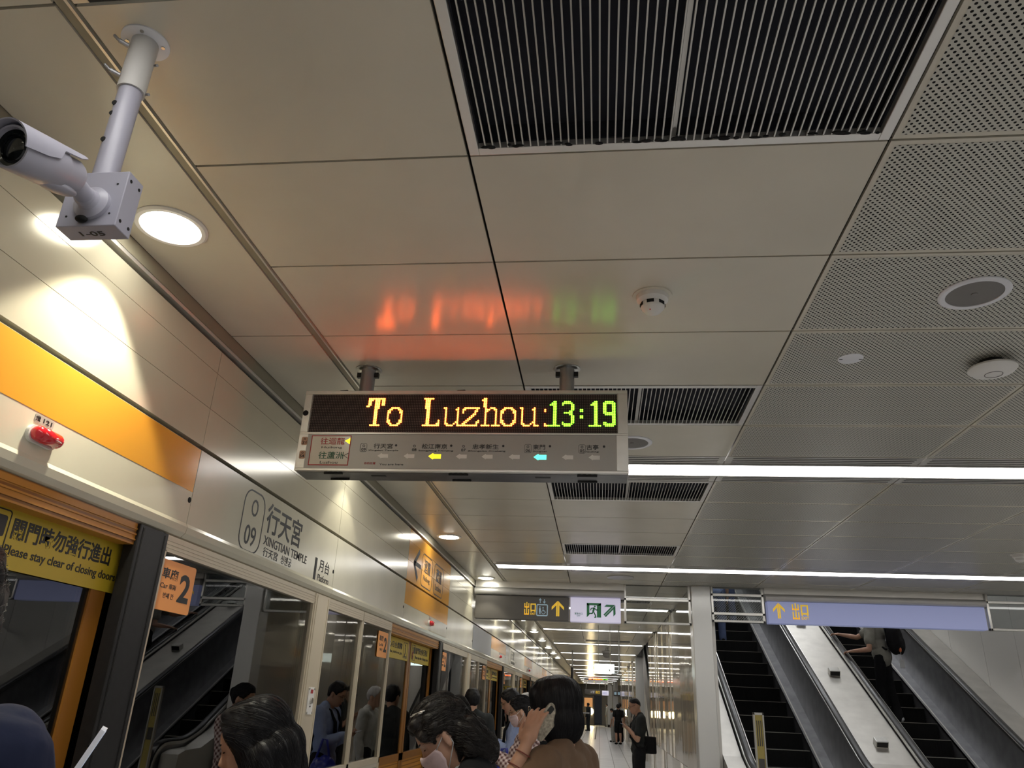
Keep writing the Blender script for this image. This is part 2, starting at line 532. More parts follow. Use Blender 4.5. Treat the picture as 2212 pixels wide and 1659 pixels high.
# corridor wall of glossy panels, each set a hair out of true
m_gloss = mat('glossy corridor panel', (.62, .58, .50), .06, .4, .6, bump=.22, bs=5, stretch=(1, 1, .05))
rnd = random.Random(5)
def gloss_wall(name, x, ya, yb, h):
    b = B(); y = ya
    while y < yb - .05:
        w = min(.62, yb - y)
        for z0, z1 in ((.02, .78), (.786, h)):
            M = Matrix.Translation((x, y + w / 2, 0)) @ Matrix.Rotation(R(rnd.uniform(-1.6, 1.6)), 4, 'Z')
            b.box(0, .02, -w / 2 + .002, w / 2 - .002, z0, z1, 0, M)
        y += w
    b.box(x + .03, x + .22, ya, yb, 0, h + .2, 1)
    return struct(b.build(name, [m_gloss, m_wallwhite]))
gloss_wall('wall_corridor', 1.225, YB + .12, 20.4, CZ)
gloss_wall('wall_corridor_far', 1.225, 27.2, 48, CZ)
b = B(); b.box(1.21, 1.46, YB - .08, YB + .22, 0, CZ)
pil = b.build('pillar', m_pillar, bevel=.012); struct(pil)
b = B(); b.box(1.18, 1.5, 27.0, 27.3, 0, CZ)
struct(b.build('pillar', m_pillar, bevel=.02))
b = B(); b.box(.2, 4.5, 70, 70.2, 0, 4); b.box(-1.9, .22, 69.9, 70.1, 2.25, 4)
struct(b.build('wall_far', m_wallwhite))
b = B(); b.box(1.225, 5.0, 48, 70, 3.05, 3.1); b.box(4.5, 4.6, 48, 70, 0, 3.1)
struct(b.build('ceiling_far', m_ceil))
b = B(); b.box(1.46, 1.52, YB + .1, 26, 0, 7.6); struct(b.build('wall_well_left', m_wallwhite))
b = B()
y = 10.6
for i, yy in enumerate([10.45, 11.6, 12.55, 13.65, 14.7, 15.8, 16.9, 18, 19.1, 20.2, 21.3, 22.4, 23.5, 24.6]):
    if i: b.box(5.66, 5.70, prev + .004, yy - .004, 0, 7.6, 0)
    prev = yy
b.box(5.705, 5.75, 10.45, 26, 0, 7.6, 1)
struct(b.build('wall_well_right', [m_wallwhite, m_gap]))
b = B(); b.box(1.4, 6.7, 26, 26.1, 0, 7.7); struct(b.build('wall_well_end', m_wallwhite))
b = B(); b.box(1.4, 6.7, YB + .12, 26.1, 7.6, 7.7); b.box(1.46, 6.7, YB + .1, YB + .16, CZ, 7.6)
struct(b.build('ceiling_well', m_wallwhite))
b = B(); b.box(5.7, 6.7, YB - .1, YB, 0, CZ); struct(b.build('wall_side', m_wallwhite))

# ------------------------------------------------------------------ platform screen: header panels, doors, windows
ordn = lambda i: ORD[i]
def header(y0, y1, kind, label, group):
    o = thing('header_panel', label, 'panel', (XW, y0, 2.11), group)
    pts = [(-.20, 2.10), (-.03, 2.10), (-.012, 2.108), (.004, 2.125), (.008, 2.15), (0, 2.165), (0, 2.486), (-.20, 2.486)]
    M = Matrix(((1, 0, 0, XW), (0, 0, 1, 0), (0, 1, 0, 0), (0, 0, 0, 1)))
    b = B(); b.prism(pts[::-1], y0 + .002, y1 - .002, M)
    b.build('panel', m_cream, o)
    if kind == 'orange':
        b = B(); b.box(XW - .003, XW + .0012, y0 + .004, y1 - .004, 2.298, 2.484)
        b.build('orange_band', m_orange, o)
    b = B(); b.cyl((XW - .01, y1 - .016, 2.262), (XW + .002, y1 - .016, 2.262), .012)
    b.build('lock_hole', m_hole, o)
    return o
heads = []
for i in range(0, 11):
    P = P0 + PER * i
    pass
    heads.append(header(P, P + 2.05, 'orange', 'cream header panel with an orange band over the %s pair of platform screen doors' % ORD[i], 'orange banded header panels over the doors'))
    if i == 0: lab = 'cream header panel carrying the black station name, just past the nearest doors'
    else: lab = 'plain cream header panel just past the %s pair of screen doors' % ORD[i]
    heads.append(header(P + 2.05, P + 3.93, 'plain', lab, 'cream header panels between the doors'))
    if i < 10: lab = 'cream header panel just before the %s pair of screen doors' % ORD[i + 1]
    else: lab = 'cream header panel at the far end of the screen wall'
    heads.append(header(P + 3.93, P + PER, 'plain', lab, 'cream header panels between the doors'))
# station name printed on the second panel
hp = heads[1]
b = B()
F0 = lambda y, z: FW(y, z, XW)
rring(b, .245, .30, .075, .008, F0(3.455, 2.157))
put_text(b, 'O', F0(3.545, 2.333), .075, .085, .004); put_text(b, '09', F0(3.515, 2.19), .125, .095, .004)
put_text(b, '行天宮', F0(3.735, 2.292), .49, .155, .012); put_text(b, 'XINGTIAN TEMPLE', F0(3.74, 2.228), .62, .046, .008)
put_text(b, '行天宮', F0(3.755, 2.172), .19, .046, .006); put_text(b, '싱톈궁', F0(3.99, 2.172), .15, .046, .006)
put_text(b, '1', F0(4.50, 2.165), .036, .13, .006); put_text(b, '月台', F0(4.575, 2.225), .19, .075, .008); put_text(b, 'Platform', F0(4.575, 2.168), .20, .04, .004)
b.build('station_name_lettering', m_black, hp)
# fainter notice board on the panel before the third doors
b = B(); b.box(XW, XW + .002, 10.73, 12.6, 2.17, 2.48); 
b.build('notice_sheet', mat('pale notice sheet', (.50, .52, .56), .35), heads[4 + 1])
# second station-name panel past the second doors is the far one
b = B(); put_text(b, '行天宮', F0(15.6, 2.28), .6, .17, .012); put_text(b, 'XINGTIAN TEMPLE', F0(15.6, 2.2), .7, .05, .008); rring(b, .24, .28, .07, .01, F0(15.25, 2.18))
b.build('station_name_lettering', m_black, heads[7])
# direction sign lettering
b = B(); D0 = lambda y, z: FW(y, z, XW)
stroke(b, [(7.21, 2.825), (7.02, 2.685), (7.19, 2.56)], .05, FW(0, 0, XW)); b.prism([(7.02, 2.67), (7.30, 2.67), (7.30, 2.71), (7.02, 2.71)], 0, .0012, FW(0, 0, XW))
b.build('arrow', m_black, dirsign)
for nm, yy, s1, s2 in (('迴龍', 7.34, '迴龍', 'Huilong'), ('蘆洲', 7.93, '蘆洲', 'Luzhou')):
    b = B(); rring(b, .50, .315, .07, .009, D0(yy, 2.528))
    put_text(b, s1, D0(yy + .11, 2.665), .28, .135, .018); put_text(b, s2, D0(yy + .10, 2.58), .30, .06, .01)
    b.build('destination_name', m_black, dirsign)

def bar(b, y0, y1, z0, z1, d=.045, x=XW - .012, mi=0): b.box(x - d, x, y0, y1, z0, z1, mi)
nwin = [0]
def window(y0, y1, last=False):
    nwin[0] += 1
    o = thing('window_%d' % nwin[0], None, None, (XW, y0, 0), kind='structure')
    b = B(); t = .018
    bar(b, y0, y1, 2.035, 2.10); bar(b, y0, y0 + t, .1, 2.04); bar(b, y1 - t, y1, .1, 2.04); bar(b, y0, y1, 0, .12); bar(b, y0, y1, 1.05, 1.09)
    for q in (2.05, 2.064, 2.078): b.box(XW - .014, XW - .0095, y0, y1, q, q + .004)
    b.build('frame', m_cream2, o)
    b = B(); b.box(XW - .042, XW - .030, y0 + t, y1 - t, 1.09, 2.04); b.build('glass', m_glass, o)
    b = B(); b.box(XW - .042, XW - .022, y0 + t, y1 - t, .12, 1.05); b.build('lower_panel', m_crstripe, o)
    return o
ntrim = [1]
def post(y0, y1, m, d=.10):
    ntrim[0] += 1
    b = B(); b.box(XW - d, XW - .006, y0, y1, 0, 2.10)
    b.box(XW - d, XW - .002, y0 + .02, y0 + .026, 0, 2.09); b.box(XW - d, XW - .002, y1 - .026, y1 - .02, 0, 2.09)
    return struct(b.build('trim_%d' % ntrim[0], m, bevel=.004))
ndoor = [0]
XD = XW - .085
def door(y0, y1):
    ndoor[0] += 1
    o = thing('door_%d' % ndoor[0], None, None, (XD, y0, 0), kind='structure')
    b = B(); b.box(XD - .06, XW - .02, y0, y1, 2.02, 2.10)
    for q in (2.035, 2.055, 2.075): b.box(XD - .06, XW - .016, y0, y1, q, q + .006)
    b.build('head_rail', m_orstripe, o)
    ym = (y0 + y1) / 2
    for a, c in ((y0, ym - .006), (ym + .006, y1)):
        b = B(); b.box(XD - .035, XD, a, a + .055, .05, 2.02); b.box(XD - .035, XD, c - .085, c, .05, 2.02); b.box(XD - .035, XD, a, c, 1.0, 1.06); b.box(XD - .035, XD, a, c, .05, .1)
        lf = b.build('leaf', mat_leaf, o)
        b = B(); b.box(XD - .02, XD - .008, a + .055, c - .085, 1.06, 2.02); b.build('glass', m_glass, lf)
        b = B(); b.box(XD - .03, XD - .006, a + .05, c - .05, .1, 1.0); b.build('lower_panel', m_orstripe, lf)
    return o
mat_leaf = mat('brown orange door stile', (.24, .095, .012), .4)

def car_plate(y, z, w, h, label, num='2'):
    o = thing('car_number_sign', label, 'sign', (XW - .01, y, z), 'orange car number plates on the screen glass')
    M = FW(y, z, XW - .026)
    b = B(); b.prism(rrect(w, h, .012), 0, .004, M); b.build('plate', m_plate, o)
    b = B(); M = FW(y, z, XW - .0225)
    put_text(b, '車廂', M @ Matrix.Translation((w * .10, h * .62, 0)), w * .42, h * .22, .02)
    put_text(b, 'Car', M @ Matrix.Translation((w * .10, h * .43, 0)), w * .2, h * .10, .008); put_text(b, '車両', M @ Matrix.Translation((w * .33, h * .43, 0)), w * .19, h * .11, .006)
    put_text(b, '번째 칸', M @ Matrix.Translation((w * .22, h * .24, 0)), w * .28, h * .11, .006)
    put_text(b, num, M @ Matrix.Translation((w * .60, h * .22, 0)), w * .31, h * .58, .03)
    b.build('lettering', m_black, o)
    return o
def warn_sign(y0, y1, z0, z1, label, which):
    o = thing('warning_sign', label, 'sign', (XD, y0, z0), 'yellow warning films on the door glass')
    w, h = y1 - y0, z1 - z0
    M = FW(y0, z0, XD + .001)
    b = B(); b.prism([(0, 0), (w, 0), (w, h), (0, h)], 0, .002, M); b.build('film', m_yellow, o)
    b = B(); M = FW(y0, z0, XD + .003)
    s = h / .18
    if which == 'doors':
        px = .262 if w > .95 else 0.03
        rring(b, .16 * s, .145 * s, .012, .004, M, x=px, y=.018 * s)
        stroke(b, [(px + .08 * s, .02 * s), (px + .08 * s, .16 * s)], .004, M)
        b.prism(rrect(.055 * s, .06 * s, .008, 4, px + .092 * s, .085 * s), 0, .0012, M)
        b.prism(circ(px + .045 * s, .13 * s, .013), 0, .0012, M)
        stroke(b, [(px + .045 * s, .115 * s), (px + .045 * s, .07 * s), (px + .03 * s, .03 * s)], .02, M); stroke(b, [(px + .045 * s, .07 * s), (px + .062 * s, .03 * s)], .014, M)
        lx = px + .175 * s
        put_text(b, '關門時勿強行進出', M @ Matrix.Translation((lx, .085 * s, 0)), (.51 if w > .95 else w - lx - .1), .064 * s, .02)
        put_text(b, 'Please stay clear of closing doors', M @ Matrix.Translation((lx - .01, .032 * s, 0)), (.575 if w > .95 else w - lx - .045), .036 * s, .012)
    else:
        put_text(b, '小心月台間隙', M @ Matrix.Translation((.03, .09 * s, 0)), w * .68, .055 * s, .02)
        put_text(b, 'Mind the platform gap', M @ Matrix.Translation((.03, .04 * s, 0)), w * .68, .03 * s, .012)
        rring(b, w * .18, .14 * s, .012, .005, M, x=w * .77, y=.02 * s)
        b.prism(circ(w * .85, .135 * s, .012), 0, .0012, M); stroke(b, [(w * .85, .12 * s), (w * .87, .07 * s), (w * .83, .04 * s)], .018, M); stroke(b, [(w * .80, .035 * s), (w * .92, .035 * s)], .01, M)
    b.build('lettering', m_black, o)
    if which == 'doors':
        b = B(); ring(b, circ(px + .045 * s, .07 * s, .035 * s), circ(px + .045 * s, .07 * s, .028 * s), 0.0012, .002, M); stroke(b, [(px + .024 * s, .09 * s), (px + .068 * s, .05 * s)], .006, M, .002)
        b.build('prohibition_ring', m_redtxt, o)
    return o
PLACE = ['nearest', 'second', 'third', 'fourth', 'fifth', 'sixth', 'seventh', 'eighth']
for i in range(11):
    P = P0 + PER * i
    d = door(P - .27, P + 1.75)
    post(P + 1.75, P + 1.95, m_blackmetal, .06)
    window(P + 1.95, P + 3.69)
    post(P + 3.69, P + 3.94, m_cream2)
    window(P + 3.94, P + 4.73); window(P + 4.74, P + 5.56)
    if i < 6:
        ym = P + .74
        if i == 0:
            warn_sign(1.70, 2.79, 1.845, 2.033, 'yellow warning film with black characters on the nearest door glass', 'doors')
            car_plate(2.89, 1.815, .287, .195, 'orange car number plate beside the black post of the nearest doors')
        else:
            warn_sign(P - .2, ym - .09, 1.84, 2.015, 'yellow warning film on the near leaf of the %s pair of doors' % ORD[i], 'gap')
            warn_sign(ym + .02, P + 1.6, 1.84, 2.015, 'yellow warning film on the far leaf of the %s pair of doors' % ORD[i], 'doors')
            car_plate(P + 1.98, 1.815, .287, .195, 'orange car number plate past the black post of the %s pair of doors' % ORD[i])
        car_plate(P + 5.22, 1.815, .287, .195, 'orange car number plate on the pane just before the %s pair of doors' % ORD[i + 1])
    # red lamp and small number plate under the orange band
    o = thing('door_indicator_lamp', 'red oval indicator lamp on the header over the %s pair of doors' % ORD[i], 'lamp', (XW, P + 1.12, 2.2), 'red lamps over the screen doors')
    yl = P + 1.12
    M = Matrix.Translation((XW + .012, yl, 2.228))
    b = B(); b.cap((XW + .0245, yl - .038, 2.228), (XW + .0245, yl + .038, 2.228), .024, n=18); b.build('lens', m_red, o, smooth=True)
    b = B(); b.prism(rrect(.131, .052, .0255, 8), 0, .012, FW(yl - .0655, 2.202)); b.build('bezel', m_plastic, o)
    o = thing('door_number_plate', 'small grey number plate just above the red lamp of the %s pair of doors' % ORD[i], 'plate', (XW, yl, 2.27), 'small door number plates')
    b = B(); b.prism(rrect(.085, .026, .005), 0, .002, FW(yl - .045, 2.266)); b.build('plate', mat_lab if i else mat('grey label', (.40, .36, .31), .5), o)
    if not i: mat_lab = o.children[0].data.materials[0]
    if i: continue
    b = B(); put_text(b, '121', FW(yl - .008, 2.272, XW + .002), .038, .014, .01); put_text(b, '2號', FW(yl - .042, 2.27, XW + .002), .02, .018); b.build('lettering', m_black, o)
# key switch on the first cream post
o = thing('key_switch_plate', 'narrow white key switch plate screwed to the cream post', 'switch', (XW, 4.69, 1.42))
b = B(); b.prism(rrect(.095, .15, .004), 0, .006, FW(4.695, 1.415, XW - .006)); b.build('plate', m_plastic, o)
b = B(); b.cyl((XW, 4.742, 1.49), (XW + .012, 4.742, 1.49), .016); b.build('key_lock', m_steel, o)
b = B(); b.box(XW, XW + .002, 4.725, 4.762, 1.53, 1.552); b.build('red_label', m_redtxt, o)
for yy, zz in ((4.70, 1.556), (4.785, 1.556), (4.70, 1.424), (4.785, 1.424)):
    b = B(); b.cyl((XW - .004, yy, zz), (XW + .003, yy, zz), .007, n=10); b.build('screw', m_steel, o)
b = B(); b.cyl((XW, 4.742, 1.458), (XW + .003, 4.742, 1.458), .005, n=10); b.build('keyhole', m_hole, o)

# ------------------------------------------------------------------ ceiling fixtures
TD = lambda x, y, z=CZ: Matrix.Translation((x, y, z)) @ Matrix.Rotation(PI, 4, 'X')   # local +Z points down
def downlight(y, label, power=1.):
    o = thing('downlight', label, 'light', (-1.513, y, CZ), 'round downlights along the screen wall')
    M = TD(-1.513, y)
    b = B(); b.lathe([(.096, -.01), (.096, .004), (.104, .010), (.118, .010), (.126, .004), (.126, -.005)], M, 40, caps=False)
    b.build('rim', m_plastic, o, smooth='auto')
    b = B(); b.lathe([(.0005, .024), (.04, .022), (.075, .014), (.097, .003)], M, 40, caps=False); b.build('diffuser', m_disc, o, smooth=True)
    l = bpy.data.lights.new('downlight_beam', 'SPOT'); l.energy = SPOT * power; l.color = (1, .96, .78)
    l.spot_size = R(91); l.spot_blend = .22; l.shadow_soft_size = .05
    lo = bpy.data.objects.new('downlight_beam', l); COL.objects.link(lo); lo.location = (-1.513, y, CZ - .03)
    attach(lo, o)
DL = [-.60, 2.13, 4.86, 7.58, 10.31, 13.04, 15.77, 18.5, 21.2, 24.0, 26.7, 29.4]
LAB = {0: 'round recessed downlight behind the viewpoint', 1: 'large glowing round downlight beside the surveillance camera', 2: 'round downlight hidden behind the train display', 3: 'round downlight in front of the orange direction sign', 4: 'round downlight just before the dark hanging exit sign'}
for i, y in enumerate(DL): downlight(y, LAB.get(i, 'round downlight, %s in the row beyond the hanging exit signs' % ORD[i - 5]), 1. if i == 1 else .21)

def strip_light(k, x0, x1, label):
    y = YK(k) + .3
    o = thing('linear_ceiling_light', label, 'light', (x0, y, CZ), 'white linear lights across the ceiling')
    b = B()
    xs = [x0]
    while xs[-1] < x1 - .01:
        nx = min(xs[-1] + 2.05, x1); xs.append(nx)
    for a, c in zip(xs[:-1], xs[1:]): b.box(a + .003, c - .003, y - .122, y + .122, CZ - .004, CZ + .02)
    b.build('diffuser', m_strip, o)
    b = B(); b.box(x0, x1, y - .14, y - .123, CZ - .006, CZ + .02); b.box(x0, x1, y + .123, y + .14, CZ - .006, CZ + .02); b.box(x0 - .012, x0, y - .15, y + .15, CZ - .006, CZ + .02); b.box(x1, x1 + .012, y - .15, y + .15, CZ - .006, CZ + .02)
    b.build('trim', m_bright, o)
strip_light(-9, -1.235, 6.5, 'white linear ceiling light far behind the viewpoint')
strip_light(-2, -1.235, 6.5, 'white linear ceiling light overhead, just out of view')
strip_light(5, -1.235, 6.5, 'broad white linear ceiling light passing behind the train display')
strip_light(12, -1.235, 6.5, 'long white linear ceiling light just in front of the exit signs')
for i in range(13): strip_light(19 + 7 * i, -1.235, 1.15, 'white linear light on the corridor ceiling, %s beyond the exit signs' % ORD[i])

def grille(k, label):
    y0, y1 = YK(k), YK(k + 1); x0, x1 = -.387, .824
    o = thing('air_grille', label, 'grille', ((x0 + x1) / 2, (y0 + y1) / 2, CZ), 'black air grilles in the ceiling')
    b = B(); w = .034
    b.box(x0 + g, x0 + w, y0 + g, y1 - g, CZ - .003, CZ + .02); b.box(x1 - w, x1 - g, y0 + g, y1 - g, CZ - .003, CZ + .02)
    b.box(x0 + w, x1 - w, y0 + g, y0 + w, CZ - .003, CZ + .02); b.box(x0 + w, x1 - w, y1 - w, y1 - g, CZ - .003, CZ + .02)
    b.build('frame', m_bright, o, bevel=.002)
    b = B()
    for (a, c, d, e) in ((x0 + w, x1 - w, y0 + w, y0 + w + .004), (x0 + w, x1 - w, y1 - w - .004, y1 - w), (x0 + w, x0 + w + .004, y0 + w, y1 - w), (x1 - w - .004, x1 - w, y0 + w, y1 - w)): b.box(a, c, d, e, CZ + .02, CZ + .085)
    b.box(x0 + w, x1 - w, y0 + w, y1 - w, CZ + .08, CZ + .085)
    b.build('duct', m_duct, o)
    b = B(); n = 51
    for i in range(1, n):
        x = x0 + w + (x1 - x0 - 2 * w) * i / n
        b.box(x - .0021, x + .0021, y0 + w - .003, y1 - w + .003, CZ - .001, CZ + .007)
    b.build('bars', m_bar, o)
    b = B(); xm = (x0 + x1) / 2; b.box(xm - .006, xm + .006, y0 + w, y1 - w, CZ + .016, CZ + .05); b.build('centre_rib', m_bar, o)
    if k == -1:
        b = B(); rr = random.Random(2)
        for i in range(46):
            x = rr.uniform(x0 + w, x1 - w)
            b.sph((x, y1 - w - rr.uniform(0, .012), CZ - .002), (rr.uniform(.006, .02), rr.uniform(.003, .007), .003), None, 8, 5)
        b.build('soot', m_hole, o)['kind'] = 'stuff'
grille(-1, 'large black air grille with thin metal bars in the near ceiling')
grille(3, 'black air grille partly hidden behind the train display')
grille(6, 'black air grille just beyond the broad linear light')
grille(10, 'black air grille nearest to the exit signs')
for i, k in enumerate((17, 31)): grille(k, 'black air grille in the corridor ceiling, %s beyond the exit signs' % ORD[i])

# smoke detector
o = thing('smoke_detector', 'white dome smoke detector on the plain ceiling panel', 'smoke detector', (.214, 2.69, CZ))
M = TD(.214, 2.69)
b = B(); b.lathe([(.078, 0), (.078, .004), (.066, .005)], M, 40); b.build('base_ring', m_ceil, o, smooth='auto')
b = B(); b.lathe([(.064, .004), (.062, .022), (.050, .034), (.047, .036), (.047, .052), (.043, .060), (.030, .074), (.012, .080), (.0005, .081)], M, 40); b.build('dome', m_plastic, o, smooth='auto')
b = B()
for i in range(6):
    t = 2 * PI * i / 6 + .25
    b.box(-.014, .014, .043, .0478, .037, .051, 0, M @ Matrix.Rotation(t, 4, 'Z'))
b.build('smoke_slots', m_hole, o)
b = B(); b.cyl((.214 - .012, 2.69 - .027, CZ - .074), (.214 - .012, 2.69 - .0275, CZ - .0745), .003, n=8); b.build('indicator', m_red, o)

def speaker(x, y, r, label, up=False):
    o = thing('ceiling_speaker', label, 'speaker', (x, y, CZ), 'round ceiling loudspeakers')
    M = TD(x, y)
    b = B(); b.lathe([(r * .80, .003), (r * .80, .008), (r * .94, .010), (r, .005), (r, -.002)], M, 48, caps=False); b.build('rim', m_white, o, smooth='auto')
    b = B(); b.lathe([(.0005, .006), (r * .4, .0058), (r * .80, .004)], M, 48, caps=False); b.build('grille_cloth', m_grey, o)
    b = B(); b.lathe([(.012, .005), (.012, .009), (.006, .010)], M, 16); b.build('centre_badge', m_grey, o)
speaker(1.428, 2.705, .125, 'round grey ceiling speaker with white rim in the perforated panel')
speaker(.205, 4.53, .125, 'round grey ceiling speaker peeping out beside the train display')
o = thing('blanking_plate', 'flat pale round blanking plate on the perforated ceiling', 'plate', (1.148, 3.30, CZ))
b = B(); b.lathe([(.055, 0), (.055, .003), (.050, .005)], TD(1.148, 3.30), 32); b.build('disc', m_white, o, smooth='auto')
b = B(); b.box(1.098, 1.112, 3.298, 3.302, CZ - .0058, CZ - .004); b.box(1.184, 1.198, 3.298, 3.302, CZ - .0058, CZ - .004); b.build('slots', m_hole, o)
o = thing('wireless_access_point', 'white shallow dome hanging just below the perforated ceiling', 'access point', (1.769, 3.34, CZ))
M = TD(1.769, 3.34)
b = B(); b.lathe([(.05, 0), (.05, .03)], M, 24); b.build('mount', m_black, o)
b = B(); b.lathe([(.085, .028), (.098, .034), (.100, .042), (.085, .056), (.04, .066), (.0005, .067)], M, 48); b.build('dome', m_plastic, o, smooth='auto')
b = B(); b.lathe([(.034, .0665), (.036, .0685), (.038, .0655)], M, 32, caps=False); b.build('ring', m_grey, o)
o = thing('smoke_detector', 'white smoke detector cut by the right picture edge near the second linear light', 'smoke detector', (4.05, 7.9, CZ))
M = TD(4.05, 7.9)
b = B(); b.lathe([(.075, 0), (.075, .004), (.062, .005), (.06, .03), (.047, .036), (.043, .058), (.02, .075), (.0005, .078)], M, 32); b.build('dome', m_plastic, o, smooth='auto')
o = thing('ceiling_plate', 'flat grey oval disc on the ceiling between the last light and the exit signs', 'plate', (.27, 9.95, CZ))
b = B(); b.lathe([(.17, 0), (.17, .012), (.15, .016)], TD(.27, 9.95), 40); b.build('disc', m_roll, o, smooth='auto')

# ------------------------------------------------------------------ train display
SX0, SX1, SY0, SY1, SZ0, SZ1 = -1.418, .133, 3.30, 3.46, 2.492, 2.894
led = thing('train_display', 'steel hanging display with amber and green diode text above a station line map', 'display', (-.64, 3.38, SZ0))
b = B(); b.box(SX0, SX1, SY0 + .004, SY1, SZ0, SZ1); b.build('casing', m_steel2, led, bevel=.004)
b = B()
b.box(SX0, SX1, SY0 - .002, SY0 + .004, LZ1 + .003, SZ1); b.box(SX0, SX1, SY0 - .002, SY0 + .004, 2.672, LZ0 - .003)
b.box(SX0, LX0 - .003, SY0 - .002, SY0 + .004, LZ0 - .003, LZ1 + .003); b.box(LX1 + .003, SX1, SY0 - .002, SY0 + .004, LZ0 - .003, LZ1 + .003)
b.box(SX0, SX1, SY0 - .002, SY0 + .004, SZ0, 2.504); b.box(SX0, -1.374, SY0 - .002, SY0 + .004, 2.504, 2.672); b.box(.080, SX1, SY0 - .002, SY0 + .004, 2.504, 2.672)
b.build('front_frame', m_steel2, led, bevel=.0015)
m_ledoff = led_mat()
b = B(); b.box(0, LX1 - LX0, 0, .003, 0, LZ1 - LZ0); me = b.mesh('diode_screen')
scr = link('diode_screen', me, m_ledoff); scr.location = (LX0, SY0 + .001, LZ0)
scr.parent = led; scr.matrix_parent_inverse = Matrix.Translation(-Vector(led.location))
GL = {
 'T': {2: '0-9', 3: '0-2,4-6,8-9', 4: '0-1,4-6,8-9', 5: '0-1,4-6,8-9', 6: '0-1,4-6,8-9', 7: '-1-0,4-6', 8: '4-6', 19: '2-7', **{i: '4-5' for i in range(9, 19)}},
 'o': {8: '3-7', 9: '2-3,7-8', 10: '1-2,8-9', 11: '1-2,8-9', 12: '1,9', 13: '1,9', 14: '1,9', 15: '1,9', 16: '1-2,8-9', 17: '1-2,8-9', 18: '2-3,7-8', 19: '3-7'},
 'L': {2: '0-5', **{i: '1-3' for i in range(3, 9)}, **{i: '2-3' for i in range(9, 16)}, 16: '2-3,9', 17: '2-3,9', 18: '2-3,8-9', 19: '0-9'},
 'u': {8: '0-1,8', 9: '1,7-8', **{i: '1,8' for i in range(10, 17)}, 17: '1,7-8', 18: '1-2,6,8', 19: '2-5,8-10'},
 'z': {8: '1-9', 9: '0-1,8', 10: '0,7-8', 11: '0,7', 12: '6-7', 13: '5-6', 14: '4-5', 15: '3-4', 16: '2-3,9', 17: '1-2,8-9', 18: '0-1,8', 19: '0-8'},
 'h': {2: '1-2', 3: '0-2', **{i: '1-2' for i in range(4, 8)}, 8: '2,5-7', 9: '2-4,7-8', 10: '2-3,8', **{i: '2,8' for i in range(11, 19)}, 19: '0-4,6-10'},
 '1': {4: '3-4', 5: '2-4', 6: '1-4', **{i: '3-4' for i in range(7, 19)}, 19: '0-6'},
 '3': {4: '1-4', 5: '0-5', 6: '0,5-6', 7: '5-6', 8: '5-6', 9: '5-6', 10: '4-5', 11: '1-5', 12: '4-5', 13: '5-6', 14: '5-6', 15: '5-6', 16: '5-6', 17: '0,5-6', 18: '0-5', 19: '1-4'},
 ':': {9: '0-1', 10: '0-1', 13: '0-1', 14: '0-1'},
 '9': {4: '1-5', 5: '0-6', **{i: '0-1,5-6' for i in range(6, 11)}, 11: '0-6', 12: '1-6', 13: '5-6', 14: '5-6', 15: '5-6', 16: '5-6', 17: '0-1,5-6', 18: '0-6', 19: '1-5'},
 '.': {9: '0', 10: '0', 18: '0', 19: '0-1'}}
def cells(sp):
    for part in sp.split(','):
        neg = part.startswith('-'); q = part[1:] if neg else part
        if '-' in q:
            a, c = q.split('-'); a = -int(a) if neg else int(a)
            yield from range(a, int(c) + 1)
        else: yield int(part)
def diodes(items, m, name):
    b = B(); seen = set()
    for ch, c0 in items:
        for row, sp in GL[ch].items():
            for c in cells(sp):
                if (c0 + c, row) in seen: continue
                seen.add((c0 + c, row))
                x = LX0 + (c0 + c + .5) * LP; z = LZ1 - (row + .15) * (LZ1 - LZ0) / NROW - .004
                b.cyl((x, SY0 + .001, z), (x, SY0 - .0012, z), .0039, .0034, 8)
    o = b.build(name, m, led); o['kind'] = 'stuff'
    return o
diodes([('T', 34), ('o', 45), ('L', 67), ('u', 79), ('z', 90), ('h', 101), ('o', 111), ('u', 123), ('.', 137)], m_led_o, 'amber_message')
diodes([('1', 139), ('3', 147), (':', 157), ('1', 162), ('9', 170)], m_led_g, 'green_clock')
b = B(); b.box(-1.374, .080, SY0 - .001, SY0 + .004, 2.504, 2.671); mp = b.build('line_map', mat('line map plate', (.34, .325, .30), .42, .35), led)
S0 = lambda x, z: FF(x, z, SY0 - .001)
b = B(); b.prism([(-1.355, 2.518), (-1.161, 2.518), (-1.161, 2.665), (-1.355, 2.665)], 0, .0006, S0(0, 0)); b.build('pale_field', m_ceil, mp)
b = B(); ring(b, [(-1.355, 2.518), (-1.161, 2.518), (-1.161, 2.665), (-1.355, 2.665)], [(-1.351, 2.522), (-1.165, 2.522), (-1.165, 2.661), (-1.351, 2.661)], 0, .0014, S0(0, 0))
put_text(b, '往迴龍', S0(-1.309, 2.62), .118, .034, .006, .0014); put_text(b, '你的位置', S0(-1.085, 2.524), .055, .011, .004)
b.build('red_lettering', m_redtxt, mp)
b = B(); put_text(b, '往蘆洲', S0(-1.309, 2.549), .120, .036, .006, .0014); b.build('green_lettering', m_greentxt, mp)
b = B()
put_text(b, 'Huilong', S0(-1.300, 2.598), .1, .013, depth=.0014); put_text(b, 'Luzhou', S0(-1.298, 2.526), .085, .013, depth=.0014); put_text(b, 'You are here', S0(-1.012, 2.521), .114, .009)
